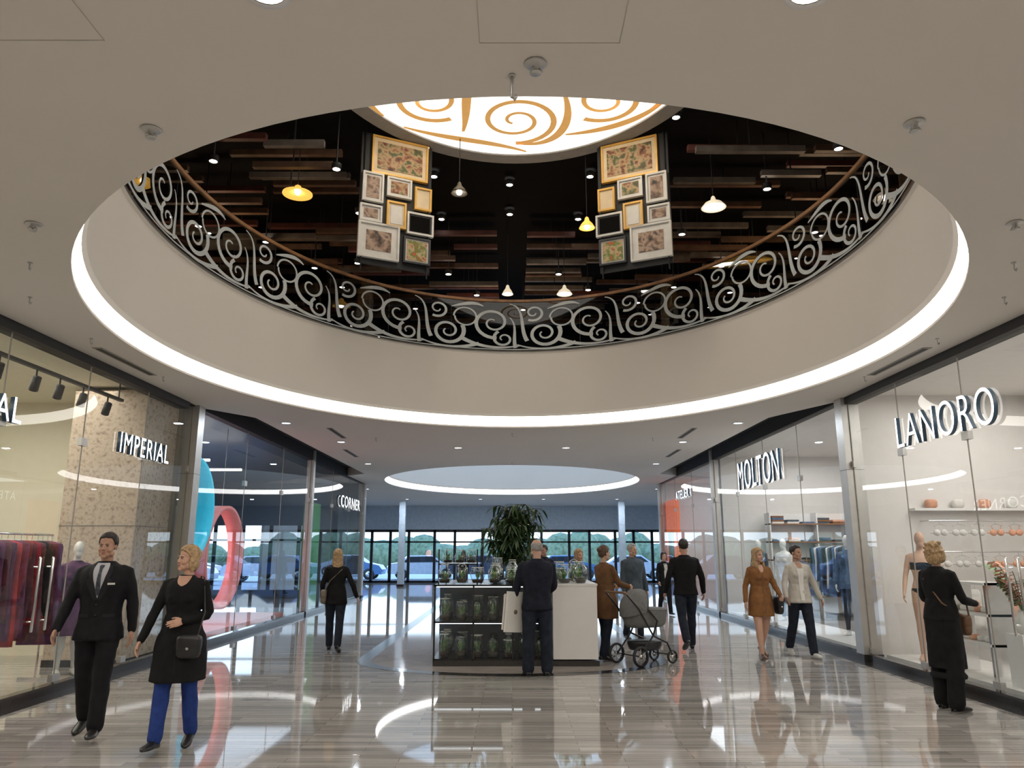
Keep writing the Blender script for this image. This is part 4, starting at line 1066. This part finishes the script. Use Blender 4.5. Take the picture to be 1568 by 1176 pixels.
def jar(x,y,z,r,h,kind):
    if kind==0: prof=[(r*.6,0),(r*.92,h*.12),(r,h*.4),(r*.85,h*.7),(r*.5,h*.88),(r*.52,h)]
    elif kind==1: prof=[(r*.8,0),(r*.85,h*.05),(r*.85,h*.75),(r*.6,h*.9),(r*.1,h),(0,h)]
    else: prof=[(r*.5,0),(r*.7,h*.1),(r,h*.55),(r*.8,h*.85),(r*.75,h)]
    jb.rev(prof,(x,y,z+.003),M['jar'],14)
    jb.rev([(prof[-1][0]+.003,0),(prof[-1][0]+.006,.006),(prof[-1][0],.01)],(x,y,z+h-.004),M['framew'],14)
    jb.rev([(0,.0),(r*.6,.0),(r*.8,h*.2),(0,h*.24)],(x,y,z+.008),M['soil'],12)
    for k in range(10):
        a=rr.uniform(0,6.28); l=rr.uniform(.35,.7)*h; sp=rr.uniform(.2,.7)*r
        b=V((x,y,z+h*.2)); t=b+V((math.cos(a)*sp,math.sin(a)*sp,l*.8)); mid=(b+t)/2+V((0,0,.02)); sd=V((-math.sin(a),math.cos(a),0))*r*.2
        jb.add([b,mid+sd,t,mid-sd],[(0,1,2,3)],M['leaf2'])
for z,hh in((.108,.36),(.628,.36)):
    for row in range(3):
        x=X0+.15
        while x<X1-.1:
            jar(x,Y0+.17+row*.28,z,rr.uniform(.085,.11),rr.uniform(.24,hh),rr.randrange(3)); x+=.238
for row in range(5):
    x=X0+.14
    while x<1.15:
        if not(row>=1 and x<-.45): jar(x,Y0+.15+row*.36,1.16,rr.uniform(.085,.12),rr.uniform(.2,.36),rr.choice((0,0,1,2)))
        x+=rr.uniform(.235,.27)
for x in(X0+.13,X0+.32,X0+.50): jar(x,Y0+.8,1.445,.085,.2,0)
jb.obj('plant_terrariums')
# potted tree
mb=MB(); TX,TY=.0,14.35
mb.rev([(0,.004),(.26,.004),(.34,.6),(.36,.62),(.33,.62),(.31,.56),(0,.56)],(TX,TY,0),M['blackgl'],24); mb.rev([(0,0),(.31,0)],(TX,TY,.56),M['soil'],20)
rr=random.Random(4)
for k in range(3):
    a=k*2.1; mb.tube([(TX+.05*math.cos(a),TY+.05*math.sin(a),.5),(TX+.09*math.cos(a+1),TY+.09*math.sin(a+1),1.2),(TX+.06*math.cos(a+2),TY+.06*math.sin(a+2),1.8),(TX+.22*math.cos(a),TY+.22*math.sin(a),2.4)],[.03,.026,.022,.01],M['bark'],8)
for k in range(66):
    a=rr.uniform(0,2*pi); z0=rr.uniform(1.3,2.32); ln=rr.uniform(.25,.62)
    P=[V((TX,TY,z0))+V((math.cos(a)*ln*t,math.sin(a)*ln*t,(.38*t-.25*t*t)*1.1)) for t in(0,.33,.66,1)]
    mb.tube(P,[.01,.008,.006,.004],M['bark'],5)
    for j in range(20):
        t=rr.uniform(.15,1.05); i=min(2,int(t*3)); q=P[i].lerp(P[i+1],min(1,t*3-i)); az=rr.uniform(0,2*pi); L=rr.uniform(.18,.30)
        d=V((math.cos(az),math.sin(az),rr.uniform(-1.5,.1))).normalized(); sd=d.cross(V((0,0,1))).normalized()*.024
        m1=q+d*L*.35+V((0,0,.012)); m2=q+d*L*.7+V((0,0,-.005)); t_=q+d*L+V((0,0,-.05))
        mb.add([q,m1+sd,m2+sd*.8,t_,m2-sd*.8,m1-sd],[(0,1,5),(1,2,4,5),(2,3,4)],M['leaf'])
mb.obj('potted_ficus')

# ------------------------------------------------------------------ STROLLER
mb=MB()
def wheel(x,y,r,w):
    X=Matrix.Translation(V((x,y,r)))@Matrix.Rotation(pi/2,4,'Y')
    mb.rev([(r*.80,-w),(r*.95,-w),(r,-w*.4),(r,w*.4),(r*.95,w),(r*.80,w),(r*.80,-w)],(0,0,0),M['rubber'],26,X)
    mb.rev([(0,-w*.8),(.03,-w*.8),(.03,w*.8),(0,w*.8)],(0,0,0),M['chrome'],12,X)
    for k in range(6):
        a=k*pi/3; mb.tube([(0,0,0),(r*.82*math.cos(a),r*.82*math.sin(a),0)],.007,M['steel'],5,X)
for sx in(-1,1):
    wheel(sx*.27,.32,.145,.022); wheel(sx*.20,-.36,.095,.02)
    mb.tube([(sx*.25,.32,.145),(sx*.25,.05,.42),(sx*.24,.30,.80),(sx*.23,.52,1.02)],.014,M['blackgl'],8)
    mb.tube([(sx*.20,-.36,.12),(sx*.22,-.25,.30),(sx*.25,.05,.42)],.014,M['blackgl'],8)
    mb.tube([(sx*.25,.05,.42),(sx*.24,-.05,.62),(sx*.23,.1,.78)],.014,M['blackgl'],8)
mb.tube([(-.23,.52,1.02),(-.2,.56,1.04),(.2,.56,1.04),(.23,.52,1.02)],.018,M['bagbrn'],8)
mb.tube([(-.26,.32,.145),(.26,.32,.145)],.01,M['blackgl'],6); mb.tube([(-.2,-.36,.12),(.2,-.36,.12)],.01,M['blackgl'],6)
vs,fs=loft([(0,-.02,.52,.15,.27),(0,-.02,.56,.19,.34),(0,-.02,.68,.21,.37),(0,-.02,.76,.22,.385)],28,3,2.6); mb.add(vs,fs,M['strfab'],True)
vs,fs=loft([(0,-.15,.76,.215,.24),(0,-.15,.79,.20,.225),(0,-.15,.80,.12,.15)],24,2,2.6); mb.add(vs,fs,M['strfab'],True)
vs,fs=loft([(0,0,.20,.17,.22),(0,0,.26,.19,.25),(0,0,.33,.20,.26)],20,2,3); mb.add(vs,fs,M['bagblk'],True)
vs=[];fs=[];nu,nv=18,12
for i in range(nu+1):
    th=rad_(-15)+rad_(125)*i/nu
    for j in range(nv+1):
        ph=pi*j/nv; c=math.cos(ph); sn=math.sin(ph)
        k=1+.012*math.cos(i*pi/3)
        vs.append((-.225*c*k, .12+ .30*sn*math.cos(th)*k, .76+.32*sn*math.sin(th)*k if th>0 else .76+.32*sn*math.sin(th)))
for i in range(nu):
    for j in range(nv): a=i*(nv+1)+j; fs.append((a,a+1,a+nv+2,a+nv+1))
mb.add(vs,fs,M['strfab'],True)
mb.tube([(-.225,.12,.76)]+[(-.225*math.cos(pi*j/12),.12+.30*math.sin(pi*j/12)*math.cos(rad_(110)),.76+.32*math.sin(pi*j/12)*math.sin(rad_(110))) for j in range(13)],.009,M['blackgl'],6)
mb.obj('baby_stroller',loc=(1.98,11.9,0),rotz=rad_(122))

# ------------------------------------------------------------------ WORLD + CAMERA
w=bpy.data.worlds.new('sky'); scene.world=w; w.use_nodes=True; nt=w.node_tree; bg=nt.nodes['Background']
tc=nt.nodes.new('ShaderNodeTexCoord'); sp=nt.nodes.new('ShaderNodeSeparateXYZ'); r=nt.nodes.new('ShaderNodeValToRGB')
r.color_ramp.elements[0].color=(.72,.86,1,1); r.color_ramp.elements[1].color=(.28,.50,.95,1); r.color_ramp.elements[1].position=.5
nt.links.new(tc.outputs['Generated'],sp.inputs[0]); nt.links.new(sp.outputs['Z'],r.inputs['Fac']); nt.links.new(r.outputs['Color'],bg.inputs['Color'])
bg.inputs['Strength'].default_value=2.8
cam=bpy.data.cameras.new('camera'); cam.sensor_width=36; cam.lens=36*1162/1568; cam.clip_end=300
co=bpy.data.objects.new('camera',cam); scene.collection.objects.link(co); co.location=(0,0,1.62); co.rotation_euler=(rad_(90+12.47),0,0)
scene.camera=co
